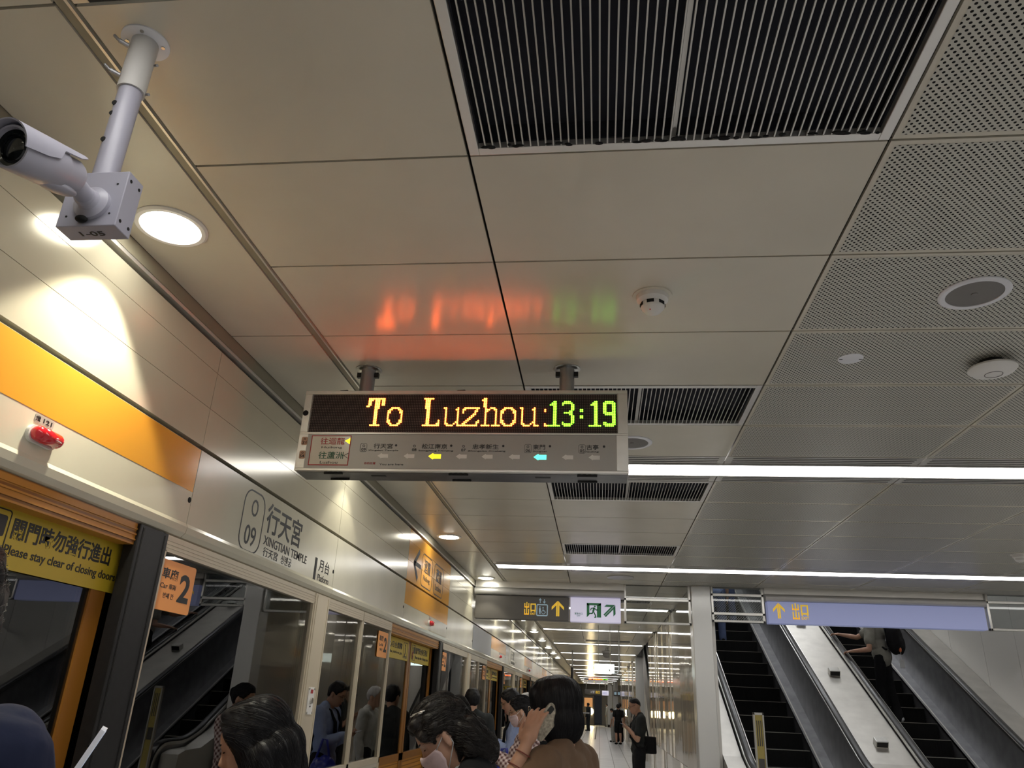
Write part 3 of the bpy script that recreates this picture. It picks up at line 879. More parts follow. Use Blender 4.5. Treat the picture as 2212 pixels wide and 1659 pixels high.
for num, cn, en, bx, nx, nw, ex, ew, dx in (('09', '行天宮', 'Xingtian Temple', -1.096, -1.048, .092, -1.073, .145, -.941), ('08', '松江南京', 'Songjiang Nanjing', -.853, -.818, .12, -.832, .164, -.679), ('07', '忠孝新生', 'Zhongxiao Xinsheng', -.621, -.579, .122, -.600, .175, -.436), ('06', '東門', 'Dongmen', -.322, -.299, .056, -.298, .064, -.221), ('05', '古亭', 'Guting', -.075, -.055, .054, -.055, .055, .024)):
    put_text(b, 'O', S0(bx - .006, 2.609), .012, .012, .01); put_text(b, num, S0(bx - .010, 2.590), .021, .014, .01)
    if num in ('09', '06', '05'): rring(b, .032, .042, .008, .0012, S0(bx - .016, 2.585))
    put_text(b, cn, S0(nx, 2.602), nw, .024, .008); put_text(b, en, S0(ex, 2.588), ew, .0085, .004)
    b.prism(circ(dx, 2.618, .0055), 0, .001, S0(0, 0))
b.build('black_lettering', m_black, mp)
ax = [-.999, -.874, -.753, -.628, -.508, -.383, -.265, -.140, -.020]
for i, x in enumerate(ax):
    k = 1 if i == 2 else 2 if i == 6 else 0
    s = 1.15 if k else 1.0
    pl = [(-.026, 0), (-.008, .013), (-.004, .009), (.025, .009), (.025, -.010), (-.004, -.010), (-.008, -.013)]
    b = B(); b.prism([(x + a * s, 2.566 + c * s) for a, c in pl], 0, .0012, S0(0, 0)); b.build('map_arrow', (m_arrow, m_arrow_y, m_arrow_g)[k], mp)
b = B(); b.prism([(-1.19, 2.638), (-1.165, 2.622), (-1.165, 2.653)], 0, .0014, S0(0, 0)); b.build('direction_triangle', m_arrow_y, mp)
b = B(); stroke(b, [(-1.165, 2.578), (-1.187, 2.566), (-1.165, 2.553)], .002, S0(0, 0), .0014); b.build('direction_triangle', m_black, mp)
for num, x, z in (('21', -1.388, 2.637), ('54', -1.389, 2.569)):
    b = B(); b.prism(rrect(.03, .04, .007, 4, x - .015, z - .02), 0, .001, FF(0, 0, SY0 - .002)); bd = b.build('line_end_badge', m_badge, led)
    b = B(); put_text(b, 'O', FF(x - .005, z + .004, SY0 - .003), .010, .010, .01); put_text(b, num, FF(x - .010, z - .014, SY0 - .003), .020, .014, .01); b.build('lettering', m_black, bd)
b = B(); b.box(SX0 + .004, SX1 - .004, SY0 + .02, SY1 - .004, SZ0 - .0015, SZ0 + .002); b.build('bottom_plate', m_bottom, led)
b = B(); b.sph((-1.404, SY0 - .003, 2.778), (.014, .004, .014)); b.build('keyhole_cover', m_hole, led)
b = B()
for x in (-1.235, -.641, -.052):
    for y in (3.325, 3.425):
        b.cyl((x - .045, y, SZ0 - .004), (x + .045, y, SZ0 - .004), .006, n=10)
        for q in range(4): b.box(x - .043 + q * .024, x - .029 + q * .024, y - .008, y + .012, SZ0 - .004, SZ0 + .001)
for x in (-1.03, -.255): b.box(x - .035, x + .035, 3.365, 3.38, SZ0 - .003, SZ0 + .001)
b.build('hinges', m_blackmetal, led)
for x in (-1.151, -.153):
    b = B(); b.cyl((x, 3.40, SZ1 - .01), (x, 3.40, CZ), .036, n=24); pr = b.build('hanger_rod', m_darksteel, led, smooth='auto')
    b = B(); b.lathe([(.066, 0), (.066, .004), (.058, .007), (.038, .008)], TD(x, 3.40), 32); b.build('flange', m_steel, pr, smooth='auto')
    b = B(); b.box(x - .055, x + .055, 3.39, 3.41, CZ - .045, CZ - .02); b.build('clamp', m_blackmetal, pr)
b = B()
for x in (-1.25, -.67): b.cap((x, 3.32, SZ1 + .003), (x + .03, 3.32, SZ1 + .005), .008)
b.build('cable_gland', m_hole, led)

# ------------------------------------------------------------------ surveillance camera
cc = thing('surveillance_camera', 'white bullet camera on a box and pole hung from the ceiling, marked 1-05', 'camera', (-1.145, 1.335, CZ))
px, py = -1.145, 1.335
b = B(); b.lathe([(.058, 0), (.058, .004), (.055, .006)], TD(px, py), 40); fl = b.build('ceiling_flange', m_white, cc, smooth='auto')
b = B()
for t in (20, 110, 200, 290):
    x, y = px + .043 * math.cos(R(t)), py + .043 * math.sin(R(t)); b.cyl((x, y, CZ - .006), (x, y, CZ - .008), .005, n=10)
b.build('screw', m_steel, fl)
b = B(); b.cyl((px, py, CZ - .004), (px, py, 2.885), .0325, n=32); b.build('pole_sleeve', mat('grey white sleeve', (.50, .49, .47), .45), cc, smooth='auto')
b = B(); b.cyl((px, py, 2.90), (px, py, 2.61), .0275, n=32); b.build('pole', m_cctv, cc, smooth='auto')
b = B()
for z in (2.83, 2.72): b.cyl((px - .012, py - .0272, z), (px - .012, py - .022, z), .0065, n=12)
for z in (2.86, ): pass
b.cyl((px - .013, py - .0255, 2.80), (px - .013, py - .0205, 2.80), .006, n=12)
b.build('bolt_hole', m_hole, cc)
for z in (3.01, 2.915):
    b = B(); b.cyl((px - .02, py - .028, z), (px - .034, py - .046, z), .006, n=10); b.cap((px - .034, py - .046, z), (px - .046, py - .05, z + .012), .004); b.build('wing_bolt', m_darksteel, cc)
    b = B(); b.cyl((px + .02, py + .02, z - .02), (px + .042, py + .01, z - .03), .0035, n=8); b.build('bolt_end', m_darksteel, cc)
x0, x1, y0, y1, z0, z1 = -1.205, -1.062, 1.306, 1.362, 2.473, 2.62
b = B(); b.box(x0, x1, y0, y1, z0, z1); bx = b.build('junction_box', m_cctv, cc, bevel=.002)
b = B()
for y in (y0 + .012, y1 - .012):
    for z in (z0 + .02, z1 - .02): b.cyl((x1, y, z), (x1 + .001, y, z), .004, n=10)
for x, z in ((-1.185, 2.50), (-1.083, 2.505), (-1.083, 2.585)): b.cyl((x, y0, z), (x, y0 - .001, z), .0025, n=8)
b.build('screw_hole', m_hole, bx)
MB_ = Matrix(((1, 0, 0, -1.163), (0, 1, 0, 1.322), (0, 0, -1, z0), (0, 0, 0, 1))) @ Matrix(((1, 0, 0, 0), (0, -1, 0, .028), (0, 0, 1, 0), (0, 0, 0, 1)))
b = B(); put_text(b, '1-05', MB_ @ Matrix.Translation((.0, .006, 0)), .058, .017, .012, .0008); b.build('number', m_black, bx)
bp_ = Vector((-1.128, y0, 2.53)); cp = Vector((-1.10, 1.20, 2.52)); lp = Vector((-1.113, 1.045, 2.474))
ax_ = (lp - cp).normalized()
MQ = lambda o, d: Matrix.Translation(o) @ Vector(d).to_track_quat('Z', 'Y').to_matrix().to_4x4()
b = B(); b.lathe([(.041, 0), (.041, .010), (.036, .013), (.026, .017), (.022, .03)], MQ(bp_, (0, -1, 0)), 36); b.build('mount_base', m_cctv, bx, smooth='auto')
b = B(); b.sph(bp_ + Vector((0, -.03, 0)), .0235); b.cyl(bp_ + Vector((0, -.03, 0)), cp + ax_ * .015, .0205, n=28); b.cyl(bp_ + Vector((0, -.026, 0)), bp_ + Vector((0, -.03, 0)), .023, n=28); b.build('swivel_arm', m_cctv, cc, smooth='auto')
M = MQ(cp, ax_); L = (lp - cp).length
b = B(); b.lathe([(.024, -.004), (.034, .002), (.038, .012), (.038, .045), (.0445, .055), (.0445, L - .004), (.043, L), (.039, L), (.037, L - .008)], M, 44, caps=False); hs = b.build('housing', m_cctv, cc, smooth='auto')
b = B(); b.lathe([(.0375, L - .008), (.030, L - .010), (.0265, L - .006), (.0265, L - .012)], M, 40, caps=False); b.build('lens_ring', m_lens, hs, smooth='auto')
b = B(); b.lathe([(.0005, L - .010), (.02, L - .0105), (.0265, L - .013)], M, 40, caps=False); b.build('lens', m_lens, hs, smooth=True)
b = B()
upv = Vector((0, 0, 1)); sd = ax_.cross(upv).normalized(); uu = sd.cross(ax_).normalized()
na = 18; vs = []; rows = [(.005, .052), (.02, .060), (.06, .075), (.085, .095), (L + .012, .105)]
rows = [(.004, 48), (.03, 62), (.075, 66), (.09, 92), (.12, 100), (L + .012, 104)]
for rr in (.0505, .0475):
    for h, am in rows:
        for i in range(na + 1):
            t = R(-am + 2 * am * i / na)
            vs.append(cp + ax_ * h + (sd * math.sin(t) + uu * math.cos(t)) * rr + uu * .002)
nr = len(rows); q = na + 1; fs = []
for s_ in range(2):
    for j in range(nr - 1):
        for i in range(na): fs.append(tuple(s_ * nr * q + k for k in (j * q + i, j * q + i + 1, (j + 1) * q + i + 1, (j + 1) * q + i)))
for j in range(nr - 1):
    for i in (0, na): fs.append((j * q + i, (j + 1) * q + i, nr * q + (j + 1) * q + i, nr * q + j * q + i))
for i in range(na):
    for j in (0, nr - 1): fs.append((j * q + i, j * q + i + 1, nr * q + j * q + i + 1, nr * q + j * q + i))
b.add(vs, fs); b.build('sun_shield', m_cctv, cc, smooth='auto')
b = B(); b.sph(cp + ax_ * .045 - uu * .036, (.022, .05, .012), ax_.to_track_quat('Y', 'Z').to_matrix()); b.build('cable_bracket', m_cctv, cc, smooth=True)
b = B(); b.sph(bp_ + Vector((-.012, -.008, -.043)), (.014, .01, .008)); b.build('cable_entry', m_hole, cc, smooth=True)

# ------------------------------------------------------------------ cross beam, hanging signs, glass smoke screens
YS = YB
def roll(x0, x1, zb=2.86, name='smoke_curtain_casing', label='', split=None):
    o = thing(name, label, 'casing', ((x0 + x1) / 2, YS, zb), 'grey roller casings above the exit signs')
    b = B(); b.box(x0, x1, YS - .02, YS + .14, 2.965, CZ); b.build('mounting_rail', m_bright, o)
    sec = [(-.045 + .05 * math.cos(R(t)), .045 * math.sin(R(t))) for t in range(90, 271, 15)] + [(.12, -.045), (.12, .045)]
    b = B(); b.prism([(p[0], p[1]) for p in sec], x0, x1, Matrix(((0, 0, 1, 0), (1, 0, 0, YS), (0, 1, 0, zb + .05), (0, 0, 0, 1)))); b.build('casing', m_roll, o, smooth='auto')
    return o
roll(-1.69, .335, label='grey rounded casing above the dark sign and the running man sign')
roll(2.165, 4.88, 2.875, label='grey rounded casing above the slate blue exit sign')
def exit_glyph(b, x, z, w, h, y, small=True):
    M = FF(x, z, y)
    a = w * .46; t = w * .075
    for xx in (.02 * w, .19 * w, .36 * w):
        z0 = .0 if xx < .1 * w or xx > .3 * w else .0
        b.prism([(xx, 0), (xx + t, 0), (xx + t, h if abs(xx - .19 * w) < 1e-6 else h * .46), (xx, h if abs(xx - .19 * w) < 1e-6 else h * .46)], 0, .002, M)
    for xx in (.02 * w, .36 * w): b.prism([(xx, h * .56), (xx + t, h * .56), (xx + t, h * .92), (xx, h * .92)], 0, .002, M)
    b.prism([(.02 * w, h * .56), (.435 * w, h * .56), (.435 * w, h * .66), (.02 * w, h * .66)], 0, .002, M)
    b.prism([(.02 * w, 0), (.435 * w, 0), (.435 * w, h * .10), (.02 * w, h * .10)], 0, .002, M)
    ring(b, [(.54 * w, h * .30), (w, h * .30), (w, h * .90), (.54 * w, h * .90)], [(.63 * w, h * .40), (.91 * w, h * .40), (.91 * w, h * .80), (.63 * w, h * .80)], 0, .002, M)
    b.prism([(.56 * w, h * .22), (.64 * w, h * .22), (.64 * w, h * .32), (.56 * w, h * .32)], 0, .002, M); b.prism([(.90 * w, h * .22), (.98 * w, h * .22), (.98 * w, h * .32), (.90 * w, h * .32)], 0, .002, M)
    put_text(b, 'EXIT', M @ Matrix.Translation((.55 * w, 0, 0)), .45 * w, h * .17, .02, .002)
def big_arrow(b, cx, z, w, h, y, rot=0.):
    M = FF(cx, z + h / 2, y) @ Matrix.Rotation(rot, 4, 'Z')
    t = w * .13
    for s in (-1, 1):
        b.prism([(s * .012 * w, -h / 2), (s * t, -h / 2), (s * t, h * .2), (s * .012 * w, h * .36)][::s], 0, .002, M)
        b.prism([(s * .012 * w, h * .5), (s * .5 * w, h * .10), (s * .5 * w, -h * .10), (s * .16 * w, h * .18), (s * .012 * w, h * .30)][::s], 0, .002, M)
def hang_sign(name, x0, x1, z0, z1, m, label, cat='sign'):
    o = thing(name, label, cat, ((x0 + x1) / 2, YS, z0))
    b = B(); b.box(x0, x1, YS - .05, YS + .09, z0, z1); b.build('face', m, o, bevel=.006)
    return o
o = hang_sign('hanging_sign', -1.675, -.405, 2.548, 2.852, m_darkplate, 'dark grey hanging sign with yellow exit characters, lift pictogram and up arrow')
YF = YS - .051
b = B(); exit_glyph(b, -1.006, 2.612, .158, .165, YF); b.build('exit_characters', m_signyellow, o)
b = B(); big_arrow(b, -.552, 2.605, .165, .20, YF); b.build('arrow', m_signyellow, o)
b = B(); M = FF(-.84, 2.60, YF)
rring(b, .155, .155, .02, .014, M, d=.002)
b.prism(circ(.047, .118, .009), 0, .002, M); b.prism(rrect(.024, .055, .008, 3, .035, .05), 0, .002, M); b.prism([(.038, .03), (.046, .03), (.046, .06), (.038, .06)], 0, .002, M); b.prism([(.049, .03), (.057, .03), (.057, .06), (.049, .06)], 0, .002, M)
b.prism(circ(.09, .110, .008), 0, .002, M); stroke(b, [(.09, .10), (.092, .068), (.115, .066), (.125, .045)], .008, M, .002)
ring(b, circ(.095, .052, .026), circ(.095, .052, .020), 0, .002, M)
for xx, up in ((.05, 1), (.105, -1)):
    b.prism([(xx - .005, .17), (xx + .005, .17), (xx + .005, .22), (xx - .005, .22)], 0, .002, M)
    tip, bs = (.235, .205) if up > 0 else (.160, .19)
    b.prism([(xx - .02, bs), (xx + .02, bs), (xx, tip)][::up], 0, .002, M)
b.build('lift_pictogram', m_signblue, o)
o = hang_sign('emergency_exit_sign', -.385, .285, 2.545, 2.858, m_exitlit, 'pale violet lit sign with green running man and diagonal arrow')
b = B(); M = FF(-.165, 2.605, YF)
b.prism([(0, 0), (.035, .03), (.035, .16), (0, .185)], 0, .002, M); b.prism([(0, .155), (.19, .155), (.19, .185), (0, .185)], 0, .002, M); b.prism([(.135, 0), (.19, 0), (.19, .185), (.135, .155)], 0, .002, M)
b.prism(circ(.107, .140, .012), 0, .002, M)
stroke(b, [(.10, .125), (.085, .075)], .026, M, .002); stroke(b, [(.085, .078), (.072, .05), (.022, .048)], .015, M, .002); stroke(b, [(.088, .075), (.108, .04), (.122, .004), (.10, .002)], .015, M, .002); stroke(b, [(.098, .122), (.06, .115), (.05, .09)], .012, M, .002); stroke(b, [(.103, .118), (.125, .095), (.145, .10)], .012, M, .002)
big_arrow(b, .142, 2.60, .17, .20, YF, -PI / 4)
put_text(b, '緊急出口', FF(-.325, 2.635, YF), .105, .026, .01, .002); put_text(b, 'EXIT', FF(-.295, 2.612, YF), .045, .014, .004, .002)
b.build('green_pictogram', m_green, o)
o = hang_sign('hanging_sign', 2.185, 4.86, 2.60, 2.877, m_blueplate, 'long slate blue hanging sign with yellow up arrow and exit characters over the escalators')
b = B(); big_arrow(b, 2.325, 2.665, .15, .195, YF); b.build('arrow', m_signyellow, o)
b = B(); exit_glyph(b, 2.49, 2.66, .205, .205, YF); b.build('exit_characters', m_signyellow, o)
def mesh_screen(x0, x1, z0, z1, mid, label, wire=False):
    o = thing('glass_smoke_screen', label, 'glass screen', ((x0 + x1) / 2, YS, z0), 'framed glass screens under the ceiling')
    b = B(); t = .03
    b.box(x0, x0 + t, YS - .03, YS + .03, z0, CZ); b.box(x1 - t, x1, YS - .03, YS + .03, z0, CZ)
    b.box(x0, x1, YS - .03, YS + .03, z0, z0 + t)
    for z in mid: b.box(x0, x1, YS - .03, YS + .03, z, z + .035)
    b.build('frame', m_steel, o, bevel=.004)
    b = B(); b.box(x0 + t, x1 - t, YS - .004, YS + .004, z0 + t, CZ - .005); b.build('glass', m_clear, o)
    if wire:
        b = B(); s = .032; n = int((x1 - x0 + .6) / s)
        zt = 2.93
        for i in range(n):
            for sg in (1, -1):
                xa = x0 - (0.3 if sg > 0 else 0) + i * s; pts = []
                xb = xa + sg * (zt - z0)
                za, zb = z0, zt
                if sg < 0: xa = x0 + i * s; xb = xa - (zt - z0)
                A, C = Vector((xa, z0)), Vector((xb, zt))
                d = C - A
                ta, tb = 0., 1.
                for lo, hi in ((x0 + t, x1 - t),):
                    t1, t2 = sorted(((lo - A.x) / d.x, (hi - A.x) / d.x)); ta, tb = max(ta, t1), min(tb, t2)
                if tb - ta < .03: continue
                P, Q = A + d * ta, A + d * tb
                b.cyl((P.x, YS, P.y), (Q.x, YS, Q.y), .0012, n=4, caps=False)
        b.build('wire_mesh', m_steel, o)
    return o
mesh_screen(.33, 1.205, 2.545, CZ, (2.84,), 'framed glass screen between the running man sign and the pillar')
mesh_screen(1.47, 2.15, 2.60, CZ, (2.93, 2.69), 'small framed wired glass screen between the pillar and the slate blue sign', True)
mesh_screen(4.90, 5.66, 2.60, CZ, (2.93,), 'framed glass screen at the right end of the slate blue sign')

# ------------------------------------------------------------------ escalators
SL = .529; EY = 10.34
nz = lambda y: (y - EY) * SL
def esc_path(h, y_end, ys=9.75, rn=.28, newel=True):
    pts = []
    if newel:
        for t in range(-90, 91, 15): pts.append((ys - rn * math.cos(R(t)), h - rn + rn * math.sin(R(t))))
    yt = EY
    for i in range(9):
        u = i / 8; pts.append((yt - .35 + .7 * u, h + SL * .35 * u * u))
    pts.append((y_end, nz(y_end) + h)); 
    return pts
def escalator(xc, label, y_end=21.6, dy=0., hw=.69, nsteps=27):
    o = thing('escalator', label, 'escalator', (xc, EY + dy, 0))
    T = lambda p: (p[0], p[1] + dy, p[2])
    for i in range(nsteps):
        y = EY + .25 + i * .4; z = (i + 1) * .2115
        b = B(); b.box(xc - .44, xc + .44, y + dy, y + .42 + dy, z - .25, z, 0); b.box(xc - .44, xc + .44, y - .004 + dy, y + .02 + dy, z - .003, z + .003, 1)
        for q in range(22): 
            x = xc - .43 + q * .04; b.box(x, x + .014, y - .002 + dy, y + .002 + dy, z - .2, z - .01, 0)
        b.build('step', [m_step, m_nose], o)
    b = B(); b.box(xc - .44, xc + .44, 9.0 + dy, EY + .25 + dy, -.02, .006); b.build('landing_plate', m_steel, o)
    for s in (-1, 1):
        x = xc + s * (hw - .01)
        path = esc_path(.88, y_end)
        low = [(y_end, nz(y_end) - .3), (EY + .6, 0.0), (9.6, 0.0)]
        poly = path + low
        M = Matrix(((0, 0, 1, 0), (1, 0, 0, dy), (0, 1, 0, 0), (0, 0, 0, 1)))
        b = B(); b.prism(poly, x - .035, x + .035, M); b.build('balustrade', m_darksteel, o)
        b = B(); hp_ = esc_path(.915, y_end, rn=.30)
        sec = [(.043 * math.cos(t), .022 * math.sin(t)) for t in [2 * PI * k / 16 for k in range(16)]]
        b.sweep([(x, p[0] + dy, p[1]) for p in hp_], sec, side=(1, 0, 0)); b.build('handrail', m_rubber, o, smooth=True)
        b = B()
        for q in (-1, 1): b.sweep([(x + q * .05, p[0] + dy, p[1]) for p in esc_path(.885, y_end, rn=.275)], [(-.006, -.018), (.006, -.018), (.006, .018), (-.006, .018)], side=(1, 0, 0))
        b.build('rail_trim', m_steel, o)
        b = B(); xs = xc + s * .46
        sk = [(9.3, .14), (EY, .16), (EY + .3, .24), (y_end, nz(y_end) + .14), (y_end, nz(y_end) - .3), (EY + .5, 0), (9.3, 0)]
        b.prism(sk, min(xs, xs + s * .02), max(xs, xs + s * .02), M); 
        b.prism([(p[0], p[1]) for p in [(9.3, .14), (EY, .16), (EY + .3, .24), (y_end, nz(y_end) + .14), (y_end, nz(y_end) + .10), (EY + .3, .20), (EY, .12), (9.3, .10)]], min(xs, x), max(xs, x), M)
        b.build('skirt', m_darksteel, o)
        b = B(); xq = xs + s * .03; b.sweep([(xq, 9.3 + dy, .145), (xq, EY + dy, .165), (xq, EY + .3 + dy, .245), (xq, y_end + dy, nz(y_end) + .145)], [(-.010, -.008), (.010, -.008), (.010, .008), (-.010, .008)], side=(1, 0, 0)); b.build('skirt_trim', m_bright, o)
    return o
escalator(2.495, 'escalator with empty black steps beside the pillar')
escalator(4.565, 'escalator carrying the person in a grey shirt')
escalator(1.98, 'distant escalator seen in the gap past the glossy corridor wall', y_end=18.0, dy=10.9, hw=.55, nsteps=17)
def deck(x0, x1, name, label, blocks):
    o = thing(name, label, 'deck', ((x0 + x1) / 2, EY, 0), 'sloping steel decks beside the escalators')
    ye = 21.6; pts = [(9.55, .3), (9.6, .78), (9.75, .82), (EY - .2, .83), (EY + .35, .83 + SL * .35), (ye, nz(ye) + .83), (ye, nz(ye) - .3), (EY + .6, 0), (9.55, 0)]
    b = B(); b.prism(pts, x0, x1, Matrix(((0, 0, 1, 0), (1, 0, 0, 0), (0, 1, 0, 0), (0, 0, 0, 1)))); b.build('plate', m_deck, o)
    for y in blocks:
        z = nz(y) + .83; xm = (x0 + x1) / 2
        M = Matrix.Translation((xm, y, z)) @ Matrix.Rotation(math.atan(SL), 4, 'X')
        b = B(); b.box(-.075, .075, -.06, .06, 0, .085, 0, M); bl = b.build('stop_block', m_steel, o, bevel=.008)
        b = B(); b.box(-.066, .066, -.062, -.058, .012, .075, 0, M); b.build('block_face', m_blackmetal, bl)
    return o
deck(3.245, 3.825, 'escalator_deck', 'wide steel deck with stop blocks between the two escalators', (11.05, 12.75, 14.45, 16.2, 18))
deck(5.315, 5.655, 'escalator_deck', 'sloping steel deck between the right escalator and the white wall', ())
deck(1.525, 1.745, 'escalator_deck', 'narrow steel deck between the pillar and the left escalator', ())

# notice post at the foot of the left escalator
o = thing('notice_post', 'slim steel framed notice post with yellow panel at the foot of the left escalator', 'notice post', (1.706, 9.2, 0))
b = B(); b.box(1.650, 1.668, 9.17, 9.21, 0, 1.53); b.box(1.744, 1.762, 9.17, 9.21, 0, 1.53); b.box(1.650, 1.762, 9.17, 9.21, 1.505, 1.53); b.box(1.62, 1.79, 9.10, 9.30, 0, .02); b.build('frame', m_steel, o, bevel=.003)
b = B(); b.box(1.668, 1.744, 9.18, 9.20, .15, 1.505); b.build('panel', mat('ochre notice', (.45, .36, .10), .3), o)
b = B(); rr = random.Random(4)
for xx in (1.680, 1.701, 1.722): b.prism([(xx, 1.2), (xx + .010, 1.2), (xx + .010, 1.45), (xx, 1.45)], 0, .002, FF(0, 0, 9.18))
b.prism([(1.676, .95), (1.736, .95), (1.736, 1.08), (1.676, 1.08)], 0, .002, FF(0, 0, 9.18))
b.build('printed_columns', m_darkplate, o)

# ------------------------------------------------------------------ people
m_skin = mat('skin', (.50, .29, .20), .5, 0, .4, var=.08, vs=30, sss=.08)
m_skin2 = mat('tanned skin', (.42, .23, .15), .5, 0, .4, var=.08, vs=30, sss=.08)
m_hair = mat('black hair', (.008, .0075, .009), .5, 0, .25, bump=.14, bs=160, stretch=(1, 1, .12))
m_hairb = mat('dark brown hair', (.013, .010, .009), .5, 0, .35, bump=.25, bs=120, stretch=(1, 1, .2))
m_tips = mat('bleached brown hair ends', (.17, .095, .05), .42, 0, .5)
m_lip = mat('lips', (.38, .12, .10), .4)
m_eye = mat('eye white', (.55, .5, .46), .2)
m_iris = mat('dark iris', (.012, .008, .006), .15)
m_glasses = mat('thin metal glasses frame', (.35, .30, .2), .25, .9)
m_mask = mat('pale pink face mask', (.62, .47, .47), .75, var=.06, vs=60)
m_phone = mat('white phone', (.72, .74, .80), .25)
m_screen = mat('lit phone screen', (.1, .1, .12), .1, emit=(.6, .7, .9), es=.5)
def cloth(name, c, **k):
    return mat(name, c, .85, 0, .2, bump=.25, bs=26, var=k.pop('var', .12), vs=14, **k)
m_navy = cloth('navy cloth', (.012, .016, .040))
m_blacksuit = cloth('black suit cloth', (.005, .0055, .007))
m_shirtwhite = cloth('white shirt cloth', (.56, .57, .58), var=.05)
m_blueshirt = cloth('light blue shirt cloth', (.27, .34, .56), var=.1)
m_brown = cloth('tan brown knit', (.145, .092, .058))
m_greytee = cloth('grey shirt cloth', (.28, .27, .235))
m_dark = cloth('dark charcoal cloth', (.030, .033, .034))
m_blackcloth = cloth('black cloth', (.010, .010, .011))
m_trouser = cloth('dark trouser cloth', (.014, .014, .017))
m_denim = cloth('blue denim', (.09, .12, .22))
m_khaki = cloth('pale grey cloth', (.42, .42, .40))
def plaid_mat():
    m = bpy.data.materials.new('plaid cloth'); nt, b = nodes(m)
    b.inputs['Roughness'].default_value = .85
    tc = nt.nodes.new('ShaderNodeTexCoord'); mp = nt.nodes.new('ShaderNodeMapping'); mp.inputs['Rotation'].default_value = (.3, .75, .2)
    nt.links.new(tc.outputs['Object'], mp.inputs[0])
    prev = None
    for d in ('X', 'Z'):
        w = nt.nodes.new('ShaderNodeTexWave'); w.bands_direction = d; w.inputs['Scale'].default_value = 11
        nt.links.new(mp.outputs[0], w.inputs[0])
        r = nt.nodes.new('ShaderNodeValToRGB'); r.color_ramp.interpolation = 'CONSTANT'
        e = r.color_ramp.elements; e[0].color = (.62, .52, .50, 1); e[1].position = .42; e[1].color = (.28, .13, .11, 1)
        x = e.new(.78); x.color = (.07, .03, .03, 1)
        nt.links.new(w.outputs[0], r.inputs[0])
        if prev is None: prev = r.outputs[0]
        else:
            mx = nt.nodes.new('ShaderNodeMix'); mx.data_type = 'RGBA'; mx.inputs[0].default_value = .5
            nt.links.new(prev, mx.inputs[6]); nt.links.new(r.outputs[0], mx.inputs[7]); prev = mx.outputs[2]
    nt.links.new(prev, b.inputs['Base Color'])
    return m
m_plaid = plaid_mat()

# head: z measured from the middle of the head (height .23), +Y is the face
ZS = np.array([-.115, -.105, -.09, -.06, -.03, 0, .02, .05, .08, .10, .1135])
YF_ = np.array([.050, .068, .077, .082, .083, .083, .086, .083, .066, .042, .004])
YB_ = np.array([.022, .000, -.030, -.062, -.085, -.097, -.101, -.097, -.083, -.060, -.012])
WD = np.array([.016, .033, .046, .059, .068, .074, .0755, .073, .060, .043, .010])
def head_pt(t, z, off=0., feat=True):
    yf, yb, w = np.interp(z, ZS, YF_), np.interp(z, ZS, YB_), np.interp(z, ZS, WD)
    yc, hd = (yf + yb) / 2 - .01, None
    s, c = math.sin(t), math.cos(t)
    e = .88
    x = (w + off) * math.copysign(abs(s) ** e, s)
    y = yc + ((yf - yc) if c > 0 else (yc - yb)) * math.copysign(abs(c) ** e, c) + off * c
    if feat and c > 0:
        G = lambda a, sg: math.exp(-(a / sg) ** 2)
        a = abs(x)
        if -.042 < z < .02:
            k = (.018 - z) / .046 if z > -.028 else max(0, 1 - (-.028 - z) / .013)
            y += .023 * max(0, min(1, k)) * G(a, .0095 + .006 * max(0, min(1, k)))
        y += .009 * G(a - .011, .006) * G(z + .031, .008)
        y -= .011 * G(a - .031, .015) * G(z - .006, .011)
        y += .004 * G(a - .03, .022) * G(z - .024, .008)
        y += .0065 * G(a, .021) * G(z + .0555, .0055) + .0065 * G(a, .018) * G(z + .069, .006) - .003 * G(a, .024) * G(z + .062, .003)
        y += .006 * G(a, .018) * G(z + .096, .014)
        y += .003 * G(a - .042, .02) * G(z + .03, .02)
    return (x, y, z + off * (1 if z > .09 else 0))
def loft(b, M, zs, tfun, n, off=0., feat=True, cap=True):
    vs = []
    for z in zs:
        for i in range(n):
            vs.append(M @ Vector(head_pt(2 * PI * i / n, z, off, feat)))
    k = len(zs)
    fs = [(j * n + i, j * n + (i + 1) % n, (j + 1) * n + (i + 1) % n, (j + 1) * n + i) for j in range(k - 1) for i in range(n)]
    fs += [tuple(range(n - 1, -1, -1)), tuple(range((k - 1) * n, k * n))]
    b.add(vs, fs)
def head_zs(n): return [-.115 * math.cos(PI * (.02 + .97 * i / (n - 1))) for i in range(n)]

def solid(name, b, mats, parent, vox, smooth=2, fac=.5, disp=0., dscale=9., seed=0):
    """melt overlapping closed shapes into one continuous skin"""
    me = b.mesh(name)
    o = bpy.data.objects.new(name, me)
    bench = bpy.data.scenes.new('bench'); bench.collection.objects.link(o)
    md = o.modifiers.new('r', 'REMESH'); md.mode = 'VOXEL'; md.voxel_size = vox; md.use_smooth_shade = True
    if smooth:
        sm = o.modifiers.new('s', 'SMOOTH'); sm.factor = fac; sm.iterations = smooth
    vl = bench.view_layers[0]; vl.update()
    me2 = bpy.data.meshes.new_from_object(o.evaluated_get(vl.depsgraph))
    bpy.data.objects.remove(o); bpy.data.meshes.remove(me); bpy.data.scenes.remove(bench)
    if disp:
        from mathutils import noise
        nv = len(me2.vertices)
        co = np.zeros(nv * 3); me2.vertices.foreach_get('co', co); co = co.reshape(-1, 3)
        no = np.zeros(nv * 3); me2.vertices.foreach_get('normal', no); no = no.reshape(-1, 3)
        q = np.array([abs(noise.noise((x * dscale, y * dscale, z * dscale * .8 + seed))) for x, y, z in co])
        co += no * (disp * (q * 2 - .6))[:, None]
        me2.vertices.foreach_set('co', co.ravel()); me2.update()
    return link(name, me2, mats, parent, True)

